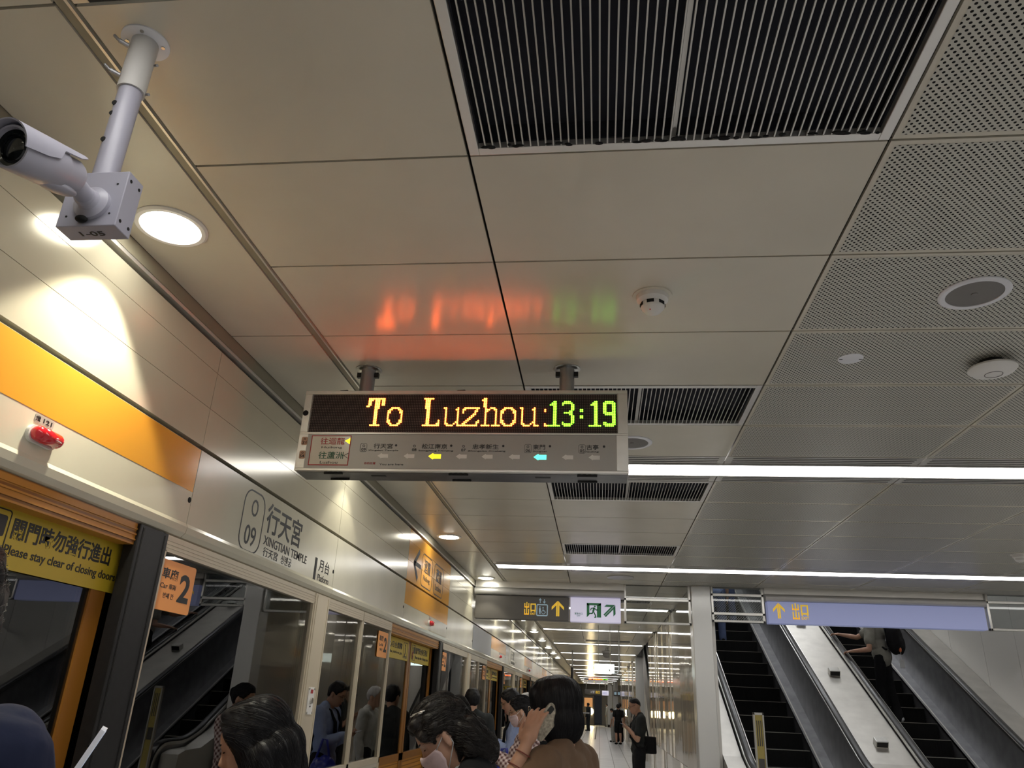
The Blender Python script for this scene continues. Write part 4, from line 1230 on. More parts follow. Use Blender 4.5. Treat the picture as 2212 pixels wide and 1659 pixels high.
class Fig:
    """a person in local coordinates: +Y faces forward, origin on the ground"""
    def __init__(s, label, loc, yaw, H=1.65, pitch=0., hyaw=0., lean=0., vox=.006, skin=None, roll=0., female=False, group=None):
        s.k = H / 1.7; s.vox = vox; s.skin = skin or m_skin; s.fem = female
        s.root = thing('person', label, 'person', loc, group)
        s.M = Matrix.Translation(loc) @ Matrix.Rotation(R(yaw), 4, 'Z') @ Matrix.Scale(s.k, 4)
        sh = .165 if female else .185
        L = Matrix.Translation((0, 0, .95)) @ Matrix.Rotation(R(-lean), 4, 'X') @ Matrix.Translation((0, 0, -.95))
        s.L = L
        P = lambda x, y, z: L @ Vector((x, y, z))
        s.j = dict(pelvis=P(0, 0, .95), chest=P(0, 0, 1.25), neck=P(0, -.015, 1.44), shL=P(-sh, -.015, 1.385), shR=P(sh, -.015, 1.385),
                   hipL=Vector((-.09, 0, .92)), hipR=Vector((.09, 0, .92)), knL=Vector((-.10, .02, .49)), knR=Vector((.10, .02, .49)), anL=Vector((-.10, -.02, .09)), anR=Vector((.10, -.02, .09)))
        for sd, sg in (('L', -1), ('R', 1)):
            s.j['el' + sd] = P(sg * (sh + .05), -.03, 1.10); s.j['wr' + sd] = P(sg * (sh + .06), .03, .86)
        npt = s.j['neck']
        s.HM = Matrix.Translation(npt + Vector((0, .01, .02))) @ Matrix.Rotation(R(hyaw), 4, 'Z') @ Matrix.Rotation(R(-pitch), 4, 'X') @ Matrix.Rotation(R(roll), 4, 'Y') @ Matrix.Translation((0, .025, .125))
        s.hands = {}
    def w(s, p): return s.M @ Vector(p)
    def hd(s, p): return s.M @ s.HM @ Vector(p)
    def hand(s, sd, fdir, pnorm, curl=35, spread=1., tdir=None):
        s.hands[sd] = (Vector(fdir).normalized(), Vector(pnorm).normalized(), curl, spread, tdir)
    def limb(s, b, pts, g=0.):
        for (p, r), (q, r2) in zip(pts[:-1], pts[1:]): b.cap(s.w(p), s.w(q), (r + g) * s.k, (r2 + g) * s.k, 14)
    def torso(s, b, g=0., low=.90, high=True):
        f = s.fem; j = s.j
        RL = s.M.to_3x3() @ s.L.to_3x3()
        def el(c, r): b.sph(s.M @ (s.L @ Vector(c)), [x + g for x in r], RL, 20, 12)
        el((0, -.005, 1.27), (.150 if f else .165, .098, .155)); el((0, .005, 1.10), (.128 if f else .145, .095, .14)); el((0, 0, .96), (.155 if f else .152, .108, .115))
        el((-.11, -.01, 1.36), (.07, .065, .05)); el((.11, -.01, 1.36), (.07, .065, .05)); el((0, -.02, 1.38), (.10, .065, .055))
        for sg in (-1, 1): b.cap(s.M @ (s.L @ Vector((sg * .045, -.025, 1.435))), s.M @ (s.L @ Vector((sg * .14, -.02, 1.388))), (.040 + g) * s.k, (.044 + g) * s.k, 12)
        if f: el((-.065, .075, 1.255), (.058, .045, .058)); el((.065, .075, 1.255), (.058, .045, .058))
    def arm_pts(s, sd):
        j = s.j; a, e, w = j['sh' + sd], j['el' + sd], j['wr' + sd]
        return [(a, .052), (a.lerp(e, .35), .047), (e, .038), (e.lerp(w, .3), .039), (w, .025)]
    def leg_pts(s, sd):
        j = s.j; h, k, a = j['hip' + sd], j['kn' + sd], j['an' + sd]
        return [(h, .085), (h.lerp(k, .4), .077), (k, .054), (k.lerp(a, .3), .057), (a, .036)]
    def body(s):
        b = B(); j = s.j
        s.torso(b)
        b.cap(s.w(j['neck'] - Vector((0, 0, .04))), s.hd((0, -.022, -.06)), .056 * s.k, .05 * s.k, 18)
        loft(b, s.M @ s.HM, head_zs(46), None, 72)
        for sg in (-1, 1):
            Re = (s.M @ s.HM).to_3x3() @ Matrix.Rotation(R(12), 3, 'X') @ Matrix.Rotation(R(-sg * 22), 3, 'Z')
            b.sph(s.hd((sg * .078, -.014, -.008)), (.0075, .017, .031), Re, 14, 10)
            b.sph(s.hd((sg * .074, -.008, -.036)), (.006, .008, .009), Re, 10, 8)
        for sd in 'LR':
            s.limb(b, s.arm_pts(sd)); s.limb(b, s.leg_pts(sd))
            a = j['an' + sd]
            b.cap(s.w(a - Vector((0, .02, .045))), s.w(a + Vector((0, .15, -.06))), .036 * s.k, .026 * s.k, 12)
            if sd in s.hands: fd, pn, curl, spread, td = s.hands[sd]
            else:
                fd = (j['wr' + sd] - j['el' + sd]).normalized(); pn = Vector((1 if sd == 'L' else -1, 0, 0)); curl, spread, td = 30, 1., None
            wv = j['wr' + sd]; sv = fd.cross(pn).normalized()          # across the palm
            pn = sv.cross(fd).normalized()
            Rm = s.M.to_3x3() @ Matrix((sv, fd, pn)).transposed()
            b.sph(s.w(wv + fd * .048), (.039, .050, .0155), Rm, 16, 10)
            b.cap(s.w(wv), s.w(wv + fd * .03), .024 * s.k, .024 * s.k, 12)
            c = R(curl)
            for q, (dx, ln) in enumerate(((-.027, .066), (-.009, .075), (.009, .071), (.027, .056))):
                sp = dx * .9 * spread
                base = wv + fd * .088 + sv * dx
                d1 = (fd * math.cos(c * .5) + pn * math.sin(c * .5) + sv * sp * 5).normalized()
                d2 = (fd * math.cos(c * 1.3) + pn * math.sin(c * 1.3) + sv * sp * 4).normalized()
                d3 = (fd * math.cos(c * 1.9) + pn * math.sin(c * 1.9) + sv * sp * 3).normalized()
                p1 = base + d1 * ln * .48; p2 = p1 + d2 * ln * .30; p3 = p2 + d3 * ln * .22
                b.cap(s.w(base - fd * .02), s.w(p1), .0092 * s.k, .0086 * s.k, 10); b.cap(s.w(p1), s.w(p2), .0086 * s.k, .0078 * s.k, 10); b.cap(s.w(p2), s.w(p3), .0078 * s.k, .0064 * s.k, 10)
            tsg = 1 if td is None else td
            t0 = wv + fd * .03 + sv * (.030 * tsg); t1 = t0 + (fd * .7 + sv * .62 * tsg + pn * .35).normalized() * .036; t2 = t1 + (fd * .85 + sv * .2 * tsg + pn * .5).normalized() * .030
            b.cap(s.w(t0 - fd * .01), s.w(t1), .0125 * s.k, .0105 * s.k, 10); b.cap(s.w(t1), s.w(t2), .0105 * s.k, .0080 * s.k, 10)
        s.bd = solid('body', b, s.skin, s.root, s.vox, 2, .45)
        return s
    def face(s, lips=True, closed=True):
        for sg in (-1, 1):
            b = B(); Re = (s.M @ s.HM).to_3x3()
            b.sph(s.hd((sg * .031, .0745, .003)), (.0125, .0035, .0022), Re, 14, 10)
            e = b.build('eye', m_iris if closed else m_eye, s.root, True)
            b = B(); b.cap(s.hd((sg * .017, .0855, .025)), s.hd((sg * .045, .0765, .027)), .0030 * s.k, .0022 * s.k, 8); b.build('eyebrow', m_hair, s.root, True)
        if lips:
            b = B(); b.cap(s.hd((-.017, .0845, -.0625)), s.hd((.017, .0845, -.0625)), .0055 * s.k, None, 10); b.cap(s.hd((-.010, .0865, -.065)), s.hd((.010, .0865, -.065)), .006 * s.k, None, 10)
            b.build('lips', m_lip, s.root, True)
    def top(s, m, sleeve='short', g=.014, low=None, disp=.006, name='shirt', vox=None, flare=0.):
        b = B(); s.torso(b, g)
        RL = s.M.to_3x3() @ s.L.to_3x3()
        if flare: b.sph(s.M @ (s.L @ Vector((0, 0, .93))), (.165 + flare, .12 + flare, .16), RL, 20, 12)
        for sd in 'LR':
            p = s.arm_pts(sd)
            if sleeve == 'short': s.limb(b, [p[0], p[1], (p[1][0].lerp(p[2][0], .45), .047)], g + .006)
            elif sleeve == 'long': s.limb(b, p, g)
        return solid(name, b, m, s.root, vox or max(s.vox, .007), 3, .5, disp, 9., len(name))
    def bottom(s, m, length=1., g=.012, name='trousers', disp=.006):
        b = B(); RL = s.M.to_3x3() @ s.L.to_3x3()
        b.sph(s.M @ (s.L @ Vector((0, 0, .96))), (.165 + g, .112 + g, .12), RL, 20, 12)
        for sd in 'LR':
            p = s.leg_pts(sd)
            if length >= 1: p = p[:-1] + [(p[-1][0] - Vector((0, 0, .03)), .05)]; q = [(a, max(r, .062)) for a, r in p]
            else: q = [p[0], p[1], (p[1][0].lerp(p[2][0], .75), .075)]
            s.limb(b, q, g)
        return solid(name, b, m, s.root, max(s.vox, .009), 3, .5, disp, 7.)
    def shoes(s, m):
        for sd in 'LR':
            a = s.j['an' + sd]; b = B()
            b.cap(s.w(a + Vector((0, -.03, -.045))), s.w(a + Vector((0, .05, -.04))), .043 * s.k, .045 * s.k, 12); b.cap(s.w(a + Vector((0, .05, -.045))), s.w(a + Vector((0, .165, -.055))), .043 * s.k, .034 * s.k, 12)
            b.box(*[0] * 6) if False else None
            solid('shoe', b, m, s.root, .008, 2)
    def cap_hair(s, m, line, off=.014, name='hair', extra=None, vox=.005, zt=.1135, disp=.003, ds=30., n=60, rows=16):
        """hair following the skull down to line(t)"""
        b = B(); M = s.M @ s.HM; vs = []
        for o in (off, -.014):
            for j in range(rows):
                u = j / (rows - 1)
                for i in range(n):
                    t = 2 * PI * i / n; z0 = line(t)
                    z = z0 + (zt - z0) * (1 - (1 - u) ** 1.7)
                    oo = o * (1 if j else .75) if o > 0 else o
                    vs.append(M @ Vector(head_pt(t, z, oo, False)))
        q = rows * n; fs = []
        for a in range(2):
            for j in range(rows - 1):
                for i in range(n): fs.append(tuple(a * q + k for k in (j * n + i, j * n + (i + 1) % n, (j + 1) * n + (i + 1) % n, (j + 1) * n + i)))
            fs.append(tuple(a * q + (rows - 1) * n + i for i in range(n)))
        for i in range(n): fs.append((i, (i + 1) % n, q + (i + 1) % n, q + i))
        b.add(vs, fs)
        if extra: extra(b)
        s.hair = solid(name, b, m, s.root, vox, 3, .5, disp, ds)
        return s.hair
    def hel(s, b, c, r, rx=0, ry=0, rz=0):
        Re = (s.M @ s.HM).to_3x3() @ Matrix.Rotation(R(rz), 3, 'Z') @ Matrix.Rotation(R(ry), 3, 'Y') @ Matrix.Rotation(R(rx), 3, 'X')
        b.sph(s.hd(c), r, Re, 22, 14)
    def strands(s, m, n, flow, steps=14, step=.014, rad=.0011, lift=.002, name='strands', seed=1, region=None, tip=None, jitter=.25):
        """fine locks combed along the surface of the hair"""
        me = s.hair.data; rr = random.Random(seed)
        vs = [v.co.copy() for v in me.vertices]; ps = [tuple(p.vertices) for p in me.polygons]
        bvh = BVHTree.FromPolygons(vs, ps)
        MI = (s.M @ s.HM).inverted(); b = B(); done = 0; tries = 0
        while done < n and tries < n * 6:
            tries += 1
            p = vs[rr.randrange(len(vs))]
            if region and not region(MI @ p): continue
            pts = []; jit = Vector((rr.gauss(0, jitter), rr.gauss(0, jitter), rr.gauss(0, jitter * .5)))
            ll = lift * rr.uniform(.3, 1.6)
            for k in range(int(steps * rr.uniform(.6, 1.))):
                co, no, _, _ = bvh.find_nearest(p)
                if co is None: break
                pts.append(co + no * ll)
                d = flow(MI @ co)
                d = (s.M @ s.HM).to_3x3() @ (Vector(d)) + jit * .6
                d = d - no * d.dot(no)
                if d.length < 1e-5: break
                p = co + d.normalized() * step
            if len(pts) < 4: continue
            b.tube(pts, rad * rr.uniform(.6, 1.3), 4); done += 1
        o = b.build(name, m, s.hair, True); o['kind'] = 'stuff'
        return o
    def mask(s, m, loops=True):
        n, k = 26, 18; vs = []
        zs = [-.108 + (.092) * i / (k - 1) for i in range(k)]
        MM = s.M @ s.HM
        for off in (.009, .005):
            for z in zs:
                u = (z + .108) / .092
                tm = R(62 + 10 * math.sin(PI * u))
                for i in range(n):
                    t = -tm + 2 * tm * i / (n - 1)
                    p = Vector(head_pt(t, z, off, False)); a = abs(p.x)
                    bump = .020 * math.exp(-(a / .022) ** 2) * max(0, 1 - abs(z + .030) / .035) + .012 * math.exp(-(a / .03) ** 2) * math.exp(-((z + .07) / .03) ** 2)
                    p.y += bump + .0012 * math.sin(u * 22)
                    if u > .9: p.z += .010 * math.exp(-(a / .018) ** 2)
                    vs.append(MM @ p)
        q = n * k; fs = []
        for a in range(2):
            for j in range(k - 1):
                for i in range(n - 1): fs.append(tuple(a * q + e for e in (j * n + i, j * n + i + 1, (j + 1) * n + i + 1, (j + 1) * n + i)))
        for j in range(k - 1):
            for i in (0, n - 1): fs.append((j * n + i, (j + 1) * n + i, q + (j + 1) * n + i, q + j * n + i))
        for i in range(n - 1):
            for j in (0, k - 1): fs.append((j * n + i, j * n + i + 1, q + j * n + i + 1, q + j * n + i))
        b = B(); b.add(vs, fs); mk = b.build('face_mask', m, s.root, True)
        if loops:
            b = B()
            for sg in (-1, 1):
                A = Vector(head_pt(sg * R(62), -.02, .008, False)); C = Vector(head_pt(sg * R(62), -.10, .008, False)); E = Vector((sg * .080, -.022, .012)); E2 = Vector((sg * .080, -.020, -.036))
                b.tube([s.hd(p) for p in (A, A.lerp(E, .5) + Vector((sg * .004, 0, 0)), E, E2, E2.lerp(C, .5) + Vector((sg * .006, 0, 0)), C)], .0016, 6)
            b.build('ear_loops', m_shirtwhite, mk, True)
    def glasses(s, m):
        b = B()
        for sg in (-1, 1):
            c = Vector((sg * .032, .098, .002))
            b.tube([s.hd(c + Vector((.024 * math.cos(2 * PI * i / 20), -.006 * abs(math.cos(2 * PI * i / 20)) * (1 if sg * math.cos(2 * PI * i / 20) > 0 else 0), .018 * math.sin(2 * PI * i / 20)))) for i in range(21)], .0016, 6)
            b.tube([s.hd(p) for p in ((sg * .056, .092, .008), (sg * .078, .05, .010), (sg * .081, -.012, .012), (sg * .080, -.026, 0))], .0016, 6)
        b.tube([s.hd(p) for p in ((-.009, .102, .006), (0, .104, .008), (.009, .102, .006))], .0016, 6)
        b.build('glasses', m, s.root, True)

def phone(label, c, xdir, ydir, sz=(.074, .155, .009), m=None, lit=True, name='phone'):
    x = Vector(xdir).normalized(); y = Vector(ydir); y = (y - x * y.dot(x)).normalized(); z = x.cross(y)
    M = Matrix(((x.x, y.x, z.x, c[0]), (x.y, y.y, z.y, c[1]), (x.z, y.z, z.z, c[2]), (0, 0, 0, 1)))
    o = thing(name, label, 'phone', c)
    b = B(); b.prism(rrect(sz[0], sz[1], .01, 5, -sz[0] / 2, -sz[1] / 2), -sz[2] / 2, sz[2] / 2, M); b.build('case', m or m_phone, o)
    b = B(); b.prism(rrect(sz[0] - .006, sz[1] - .008, .008, 5, -sz[0] / 2 + .003, -sz[1] / 2 + .004), sz[2] / 2, sz[2] / 2 + .0008, M); b.build('screen', m_screen if lit else m_lens, o)
    b = B(); b.prism(rrect(.02, .03, .006, 4, sz[0] / 2 - .028, sz[1] / 2 - .04), -sz[2] / 2 - .002, -sz[2] / 2, M); b.build('lens_bump', m_lens, o)
    return o
down = lambda p: (0, 0, -1)

def hline(*kv):
    xs = [a for a, _ in kv]; ys = [z for _, z in kv]
    def f(t):
        d = abs((math.degrees(t) + 180) % 360 - 180)
        return float(np.interp(d, xs, ys))
    return f
def arms(f, **kw):
    I = f.M.inverted()
    for k, v in kw.items(): f.j[k] = I @ Vector(v)
def whand(f, sd, fdir, pn, *a, **k):
    I = f.M.to_3x3().inverted()
    f.hand(sd, I @ Vector(fdir), I @ Vector(pn), *a, **k)
SHORT = hline((0, .078), (32, .074), (48, .045), (60, .03), (68, -.012), (84, .012), (100, .006), (112, -.045), (180, -.075))

# --- woman with tan brown top and black bob, phone at her cheek
f = Fig('person in a tan brown top with a straight black bob, phone held to the cheek', (-.150, 3.285, 0), 66, 1.625, pitch=6, hyaw=8, vox=.0055, skin=m_skin2, female=True)
arms(f, elL=(-.375, 3.06, 1.165), wrL=(-.272, 3.10, 1.385))
whand(f, 'L', (.28, .12, .95), (.45, .88, -.15), 24, 1.3)
f.body(); f.face()
f.top(m_brown, 'short', .018, disp=.003); f.bottom(m_trouser); f.shoes(m_blackcloth)
BOB = hline((0, .066), (30, .060), (45, -.02), (56, -.106), (180, -.108))
def bob(b):
    f.hel(b, (0, -.052, -.045), (.098, .070, .092)); f.hel(b, (.066, -.020, -.055), (.032, .062, .078)); f.hel(b, (-.066, -.020, -.055), (.032, .062, .078)); f.hel(b, (0, -.03, .045), (.093, .098, .092)); f.hel(b, (.03, .062, .062), (.05, .030, .045), 0, 20); f.hel(b, (-.03, .062, .062), (.05, .030, .045), 0, -20)
f.cap_hair(m_hair, BOB, .020, extra=bob, disp=.0015)
f.strands(m_hair, 1500, lambda p: (p.x * 3, p.y * 1.5, -.22 if p.z > .05 else -1), 18, .014, .0004, .001, jitter=.08)
f.glasses(m_glasses)
b = B(); w0 = Vector((-.282, 3.092, 1.362)); dd = Vector((.103, .04, .22)).normalized()
a1 = dd.orthogonal().normalized(); a2 = dd.cross(a1)
for off, rr in ((0, .031), (-.05, .035)): b.tube([w0 + dd * off + (a1 * math.cos(2 * PI * i / 24) + a2 * math.sin(2 * PI * i / 24)) * rr for i in range(25)], .0022, 6)
b.build('bracelet', mat('red cord', (.16, .03, .02), .6), f.root, True)
b = B(); b.sph(f.hd((-.088, -.006, -.052)), .005); b.build('earring', m_bright, f.root, True)
phone('patterned pale phone pressed to the cheek of the bob haired person', (-.205, 3.185, 1.470), (-.55, -.25, .55), (.35, .2, .75), sz=(.068, .135, .010), m=mat('patterned phone case', (.34, .30, .23), .5, var=.5, vs=90), lit=False)

# --- woman in black suit with pink mask, head bowed
f = Fig('person in a black suit and white collar wearing a pink mask, head bowed', (-.375, 2.64, 0), 93, 1.575, pitch=40, hyaw=4, lean=4, vox=.0055, female=True)
arms(f, elL=(-.42, 2.40, 1.03), wrL=(-.60, 2.47, 1.08), elR=(-.42, 2.84, 1.03), wrR=(-.60, 2.72, 1.08))
f.body(); f.face(lips=False)
f.top(m_shirtwhite, 'long', .012, name='white_shirt'); f.top(m_blacksuit, 'long', .024, name='suit_jacket'); f.bottom(m_trouser); f.shoes(m_blackcloth)
b = B()
nk = f.j['neck']
for sg in (-1, 1): b.sweep([f.w(nk + Vector(p)) for p in ((sg * .012, -.070, .055), (sg * .060, -.045, .045), (sg * .072, .01, .015), (sg * .05, .075, -.03), (sg * .02, .11, -.09))], [(-.004, -.022), (.004, -.022), (.004, .022), (-.004, .022)])
solid('collar', b, m_shirtwhite, f.root, .005, 3)
f.mask(m_mask)
WAVY = hline((0, .074), (30, .066), (45, .040), (58, .010), (66, -.005), (76, .012), (92, .010), (100, -.05), (112, -.10), (180, -.11))
def wavy(b):
    f.hel(b, (0, -.042, .032), (.086, .080, .082)); f.hel(b, (0, -.076, -.05), (.092, .056, .078)); f.hel(b, (-.060, -.062, -.06), (.038, .044, .078)); f.hel(b, (.060, -.062, -.06), (.038, .044, .078)); f.hel(b, (0, .055, .085), (.062, .035, .030)); f.hel(b, (0, -.085, -.115), (.085, .055, .055))
f.cap_hair(m_hairb, WAVY, .016, extra=wavy, disp=.009, ds=24)
f.strands(m_hairb, 2200, lambda p: (p.x * 2 + .35 * math.sin(p.z * 90 + p.x * 40), -1.0 + .4 * math.sin(p.y * 70), -.5 + .3 * math.sin(p.x * 60) if p.z > .02 else -1), 13, .012, .0005, .0035, jitter=.4)
b = B()
for q in (0, .010): b.cap(f.hd((-.040 - q * .3, .052 - q, .118)), f.hd((-.062 - q * .3, .012 - q, .104)), .0022)
b.build('hair_clip', m_bright, f.root, True)

# --- long haired woman at the bottom, head bowed to the left
f = Fig('person with long black hair fading to brown ends, head bowed before the cream post', (-.862, 2.20, 0), 98, 1.515, pitch=19, hyaw=4, lean=3, vox=.0055, female=True)
arms(f, elL=(-.88, 1.99, .96), wrL=(-1.08, 2.03, 1.03), elR=(-.97, 2.42, .96), wrR=(-1.12, 2.25, 1.03))
f.body(); f.face()
f.top(m_blackcloth, 'long', .016); f.bottom(m_trouser); f.shoes(m_blackcloth)
LONG = hline((0, .082), (30, .074), (48, .050), (60, .0), (70, -.05), (82, -.10), (180, -.11))
def longh(b):
    f.hel(b, (0, -.04, .04), (.096, .094, .092)); f.hel(b, (0, -.075, -.04), (.098, .068, .085))
    hw = lambda p: f.hd(p)
    for sg in (-1, 1):
        for (p, dx, dy, dz, r0, r1) in (((sg * .072, -.018, -.03), .01, 0, -.34, .032, .03), ((sg * .075, -.05, -.04), .03, 0, -.36, .045, .04), ((sg * .05, -.09, -.03), .07, 0, -.36, .05, .045)):
            A = hw(p); b.cap(A, A + Vector((dx, dy - sg * .0, dz)), r0, r1)
    A = hw((0, -.10, -.02)); b.cap(A, A + Vector((.09, 0, -.36)), .05, .045)
f.cap_hair(m_hair, LONG, .018, extra=longh, disp=.004, ds=20)
lowtip = f.hd((0, 0, 0)).z - .115
f.strands(m_hair, 3200, lambda p: (p.x * 2.5, -.9 if p.z > .0 else -.35, -.5 if p.z > .03 else -1), 22, .015, .0004, .0012, jitter=.10)
zl = f.hd((0, 0, 0)).z
f.strands(m_tips, 700, lambda p: (0, -.4, -1), 20, .015, .0005, .003, name='brown_ends', seed=3, region=lambda p: f.hd(p).z < zl - .05 and p.y < -.07, jitter=.15)

# --- woman in navy at the left picture edge
f = Fig('person in navy cut by the left picture edge, wavy black hair', (-.968, 1.00, 0), 20, 1.76, pitch=28, vox=.006, female=True)
arms(f, elR=(-.78, 1.16, 1.17), wrR=(-.93, 1.32, 1.27), elL=(-1.25, 1.02, 1.15), wrL=(-1.05, 1.30, 1.26))
whand(f, 'R', (-.1, .6, .6), (-.8, .2, .1), 55); whand(f, 'L', (.1, .6, .6), (.8, .2, .1), 55)
f.body(); f.face()
f.top(m_navy, 'long', .020); f.bottom(m_trouser); f.shoes(m_blackcloth)
def w1h(b):
    f.hel(b, (0, -.04, .03), (.094, .092, .090)); f.hel(b, (0, -.075, -.06), (.090, .055, .11)); f.hel(b, (.06, -.045, -.08), (.032, .045, .10)); f.hel(b, (-.06, -.045, -.08), (.032, .045, .10)); f.hel(b, (0, -.07, -.16), (.075, .040, .06))
f.cap_hair(m_hair, LONG, .016, extra=w1h, disp=.006, ds=26)
f.strands(m_hair, 800, lambda p: (p.x * 2 + .3 * math.sin(p.z * 80), -.8 if p.z > .02 else -.2 + .3 * math.sin(p.z * 60), -.5 if p.z > .03 else -1), 14, .012, .0004, .003, jitter=.3)
phone('white phone seen edge on, held by the person in navy', (-.905, 1.385, 1.395), (-.545, .83, -.08), (.30, .28, .9))

# --- man with light blue shirt
f = Fig('person in a light blue shirt with glasses looking down at a phone', (-.795, 8.0, 0), 96, 1.665, pitch=26, vox=.0065)
arms(f, elL=(-.83, 7.80, 1.09), wrL=(-.985, 7.93, 1.155), elR=(-.83, 8.22, 1.09), wrR=(-.98, 8.08, 1.15))
whand(f, 'L', (-.9, .35, .15), (.1, .5, .8), 45); whand(f, 'R', (-.9, -.35, .15), (.1, -.5, .8), 45)
f.body(); f.face(); f.glasses(m_glasses)
f.top(m_blueshirt, 'long', .018); f.bottom(m_trouser); f.shoes(m_blackcloth)
f.cap_hair(m_hair, SHORT, .012)
b = B(); b.tube([f.w((sx * .075, y, z)) for sx in (1,) for y, z in ((-.125, 1.20), (-.10, 1.38), (-.02, 1.445), (.06, 1.40), (.118, 1.30), (.125, 1.18))], .014, 8); b.tube([f.w((-.075, y, z)) for y, z in ((-.125, 1.20), (-.10, 1.38), (-.02, 1.445), (.06, 1.40), (.118, 1.30), (.125, 1.18))], .014, 8)
b.tube([f.w(p) for p in ((.05, .02, 1.45), (.04, .12, 1.30), (.0, .125, 1.12), (-.04, .12, 1.30), (-.05, .02, 1.45))], .005, 6)
b.build('straps', m_blackcloth, f.root, True)
b = B(); b.sph(f.w((0, -.20, 1.22)), (.14, .16, .22), f.M.to_3x3())
o = solid('backpack', b, m_blackcloth, None, .012, 2, .5, .006); tag(o, 'black backpack on the back of the person in light blue', 'backpack')
phone('white phone in the hands of the person in light blue', (-1.075, 8.005, 1.185), (.15, 1, 0), (-1, 0, .28))
o = thing('shopping_bag', 'clear and blue plastic shopping bag hanging from the arm of the person in light blue', 'bag', (-.90, 7.74, .8))
m_bag = mat('blue plastic', (.02, .03, .30), .3, coat=.4, bump=.5, bs=14)
b = B(); b.sph((-.90, 7.72, .84), (.14, .09, .15)); solid('sack', b, m_bag, o, .012, 2, .5, .02, 14)
b = B(); b.tube([(-.96, 7.72, .95), (-.90, 7.75, 1.12), (-.86, 7.75, 1.13), (-.82, 7.72, .95)], .012, 8); b.build('handle', m_bag, o, True)

# --- woman with plaid shirt
f = Fig('person in a plaid shirt with glasses and a pink mask', (-.560, 6.4, 0), 92, 1.585, pitch=16, vox=.0065, female=True)
arms(f, elL=(-.60, 6.19, 1.05), wrL=(-.775, 6.30, 1.15), elR=(-.60, 6.61, 1.05), wrR=(-.775, 6.48, 1.14))
f.body(); f.face(lips=False); f.glasses(m_glasses); f.mask(m_mask)
f.top(m_plaid, 'long', .020); f.bottom(m_trouser); f.shoes(m_blackcloth)
def bun(b): f.hel(b, (0, -.10, .02), (.045, .04, .045)); f.hel(b, (0, -.03, .03), (.085, .088, .088))
f.cap_hair(m_hair, hline((0, .072), (34, .066), (52, .04), (66, .0), (76, .016), (100, .008), (114, -.05), (180, -.08)), .011, extra=bun)
f.strands(m_hair, 400, lambda p: (p.x, -1, -.2), 10, .014, .001, .002)

# --- further people on the left platform side
f = Fig('person in a dark jacket by the second doors, behind the masked person in black', (-1.36, 8.75, 0), 20, 1.64, vox=.010)
f.body(); f.face(); f.top(m_dark, 'long', .022); f.bottom(m_trouser); f.shoes(m_blackcloth); f.cap_hair(m_hair, SHORT, .012, vox=.008)
f = Fig('person with grey hair half hidden behind the plaid shirt', (-.80, 9.5, 0), 95, 1.63, pitch=10, vox=.010)
f.body(); f.face(); f.top(m_khaki, 'long', .018); f.bottom(m_trouser); f.shoes(m_blackcloth); f.cap_hair(mat('grey hair', (.36, .35, .34), .5), SHORT, .012, vox=.008)
f = Fig('short person of whom only the black crown shows behind the tan brown top', (-.045, 3.95, 0), 10, 1.275, vox=.008)
f.body(); f.face(); f.top(m_dark, 'short', .018); f.bottom(m_trouser); f.shoes(m_blackcloth); f.cap_hair(m_hair, SHORT, .014, vox=.007)

# --- corridor people
f = Fig('person in a dark grey shirt and glasses looking at a phone by the glossy wall', (.60, 13.0, 0), 96, 1.665, pitch=18, vox=.009)
arms(f, elL=(.57, 12.78, 1.07), wrL=(.44, 12.93, 1.22), elR=(.57, 13.22, 1.07), wrR=(.44, 13.07, 1.21))
whand(f, 'L', (-.7, .4, .4), (.3, .5, .8), 45); whand(f, 'R', (-.7, -.4, .4), (.3, -.5, .8), 45)
f.body(); f.face(); f.glasses(m_lens); f.top(m_dark, 'short', .020); f.bottom(m_trouser); f.shoes(m_blackcloth)
def quiff(b): f.hel(b, (0, .0, .098), (.045, .055, .024))
f.cap_hair(m_hair, hline((0, .080), (34, .076), (50, .060), (66, .045), (90, .035), (120, .0), (180, -.04)), .005, extra=quiff, vox=.006)
b = B(); b.tube([f.w(p) for p in ((.12, .02, 1.43), (.06, .12, 1.3), (-.05, .14, 1.12), (-.16, .05, .98), (-.17, -.08, .98), (-.06, -.14, 1.12), (.08, -.12, 1.36), (.12, .02, 1.43))], .012, 6); b.build('strap', m_blackcloth, f.root, True)
phone('dark phone held by the person in dark grey', (.385, 13.0, 1.255), (0, 1, 0), (-.9, 0, .4), m=m_lens, lit=True)
b = B(); b.box(-.125, .125, -.055, .055, -.12, .12); 
for i, v in enumerate(b.v): b.v[i] = tuple(Vector((.735, 12.95, 1.0)) + Vector(v))
o = solid('sling_bag', b, m_blackcloth, None, .012, 4, .6, .004); tag(o, 'black sling bag at the hip of the person in dark grey', 'bag')

def simple(label, loc, yaw, H, hairm, topm, botm, sleeve='short', short=False, pitch=0, shoes=None, female=False, group=None, **kw):
    g_ = Fig(label, loc, yaw, H, pitch=pitch, vox=.013, female=female, group=group)
    if kw: arms(g_, **kw)
    g_.body(); g_.top(topm, sleeve, .02, disp=.004); g_.bottom(botm, .5 if short else 1.)
    g_.shoes(shoes or m_blackcloth); g_.cap_hair(hairm, SHORT, .014, vox=.010)
    return g_
simple('person in black shirt and shorts seen from behind in the corridor', (.80, 36, 0), 20, 1.58, m_hair, m_blackcloth, m_blackcloth, short=True)
simple('small person in white beside the black shorts, head bent', (.62, 38.2, 0), 60, 1.42, m_hair, m_shirtwhite, m_khaki, pitch=30, female=True)
simple('person in a white shirt behind the black shorts', (.93, 38.6, 0), 20, 1.64, m_hair, m_shirtwhite, m_trouser)
f2 = simple('distant person in pale clothes with a black backpack near the corridor end', (.60, 64, 0), 70, 1.62, m_hair, m_shirtwhite, m_khaki, sleeve='long')
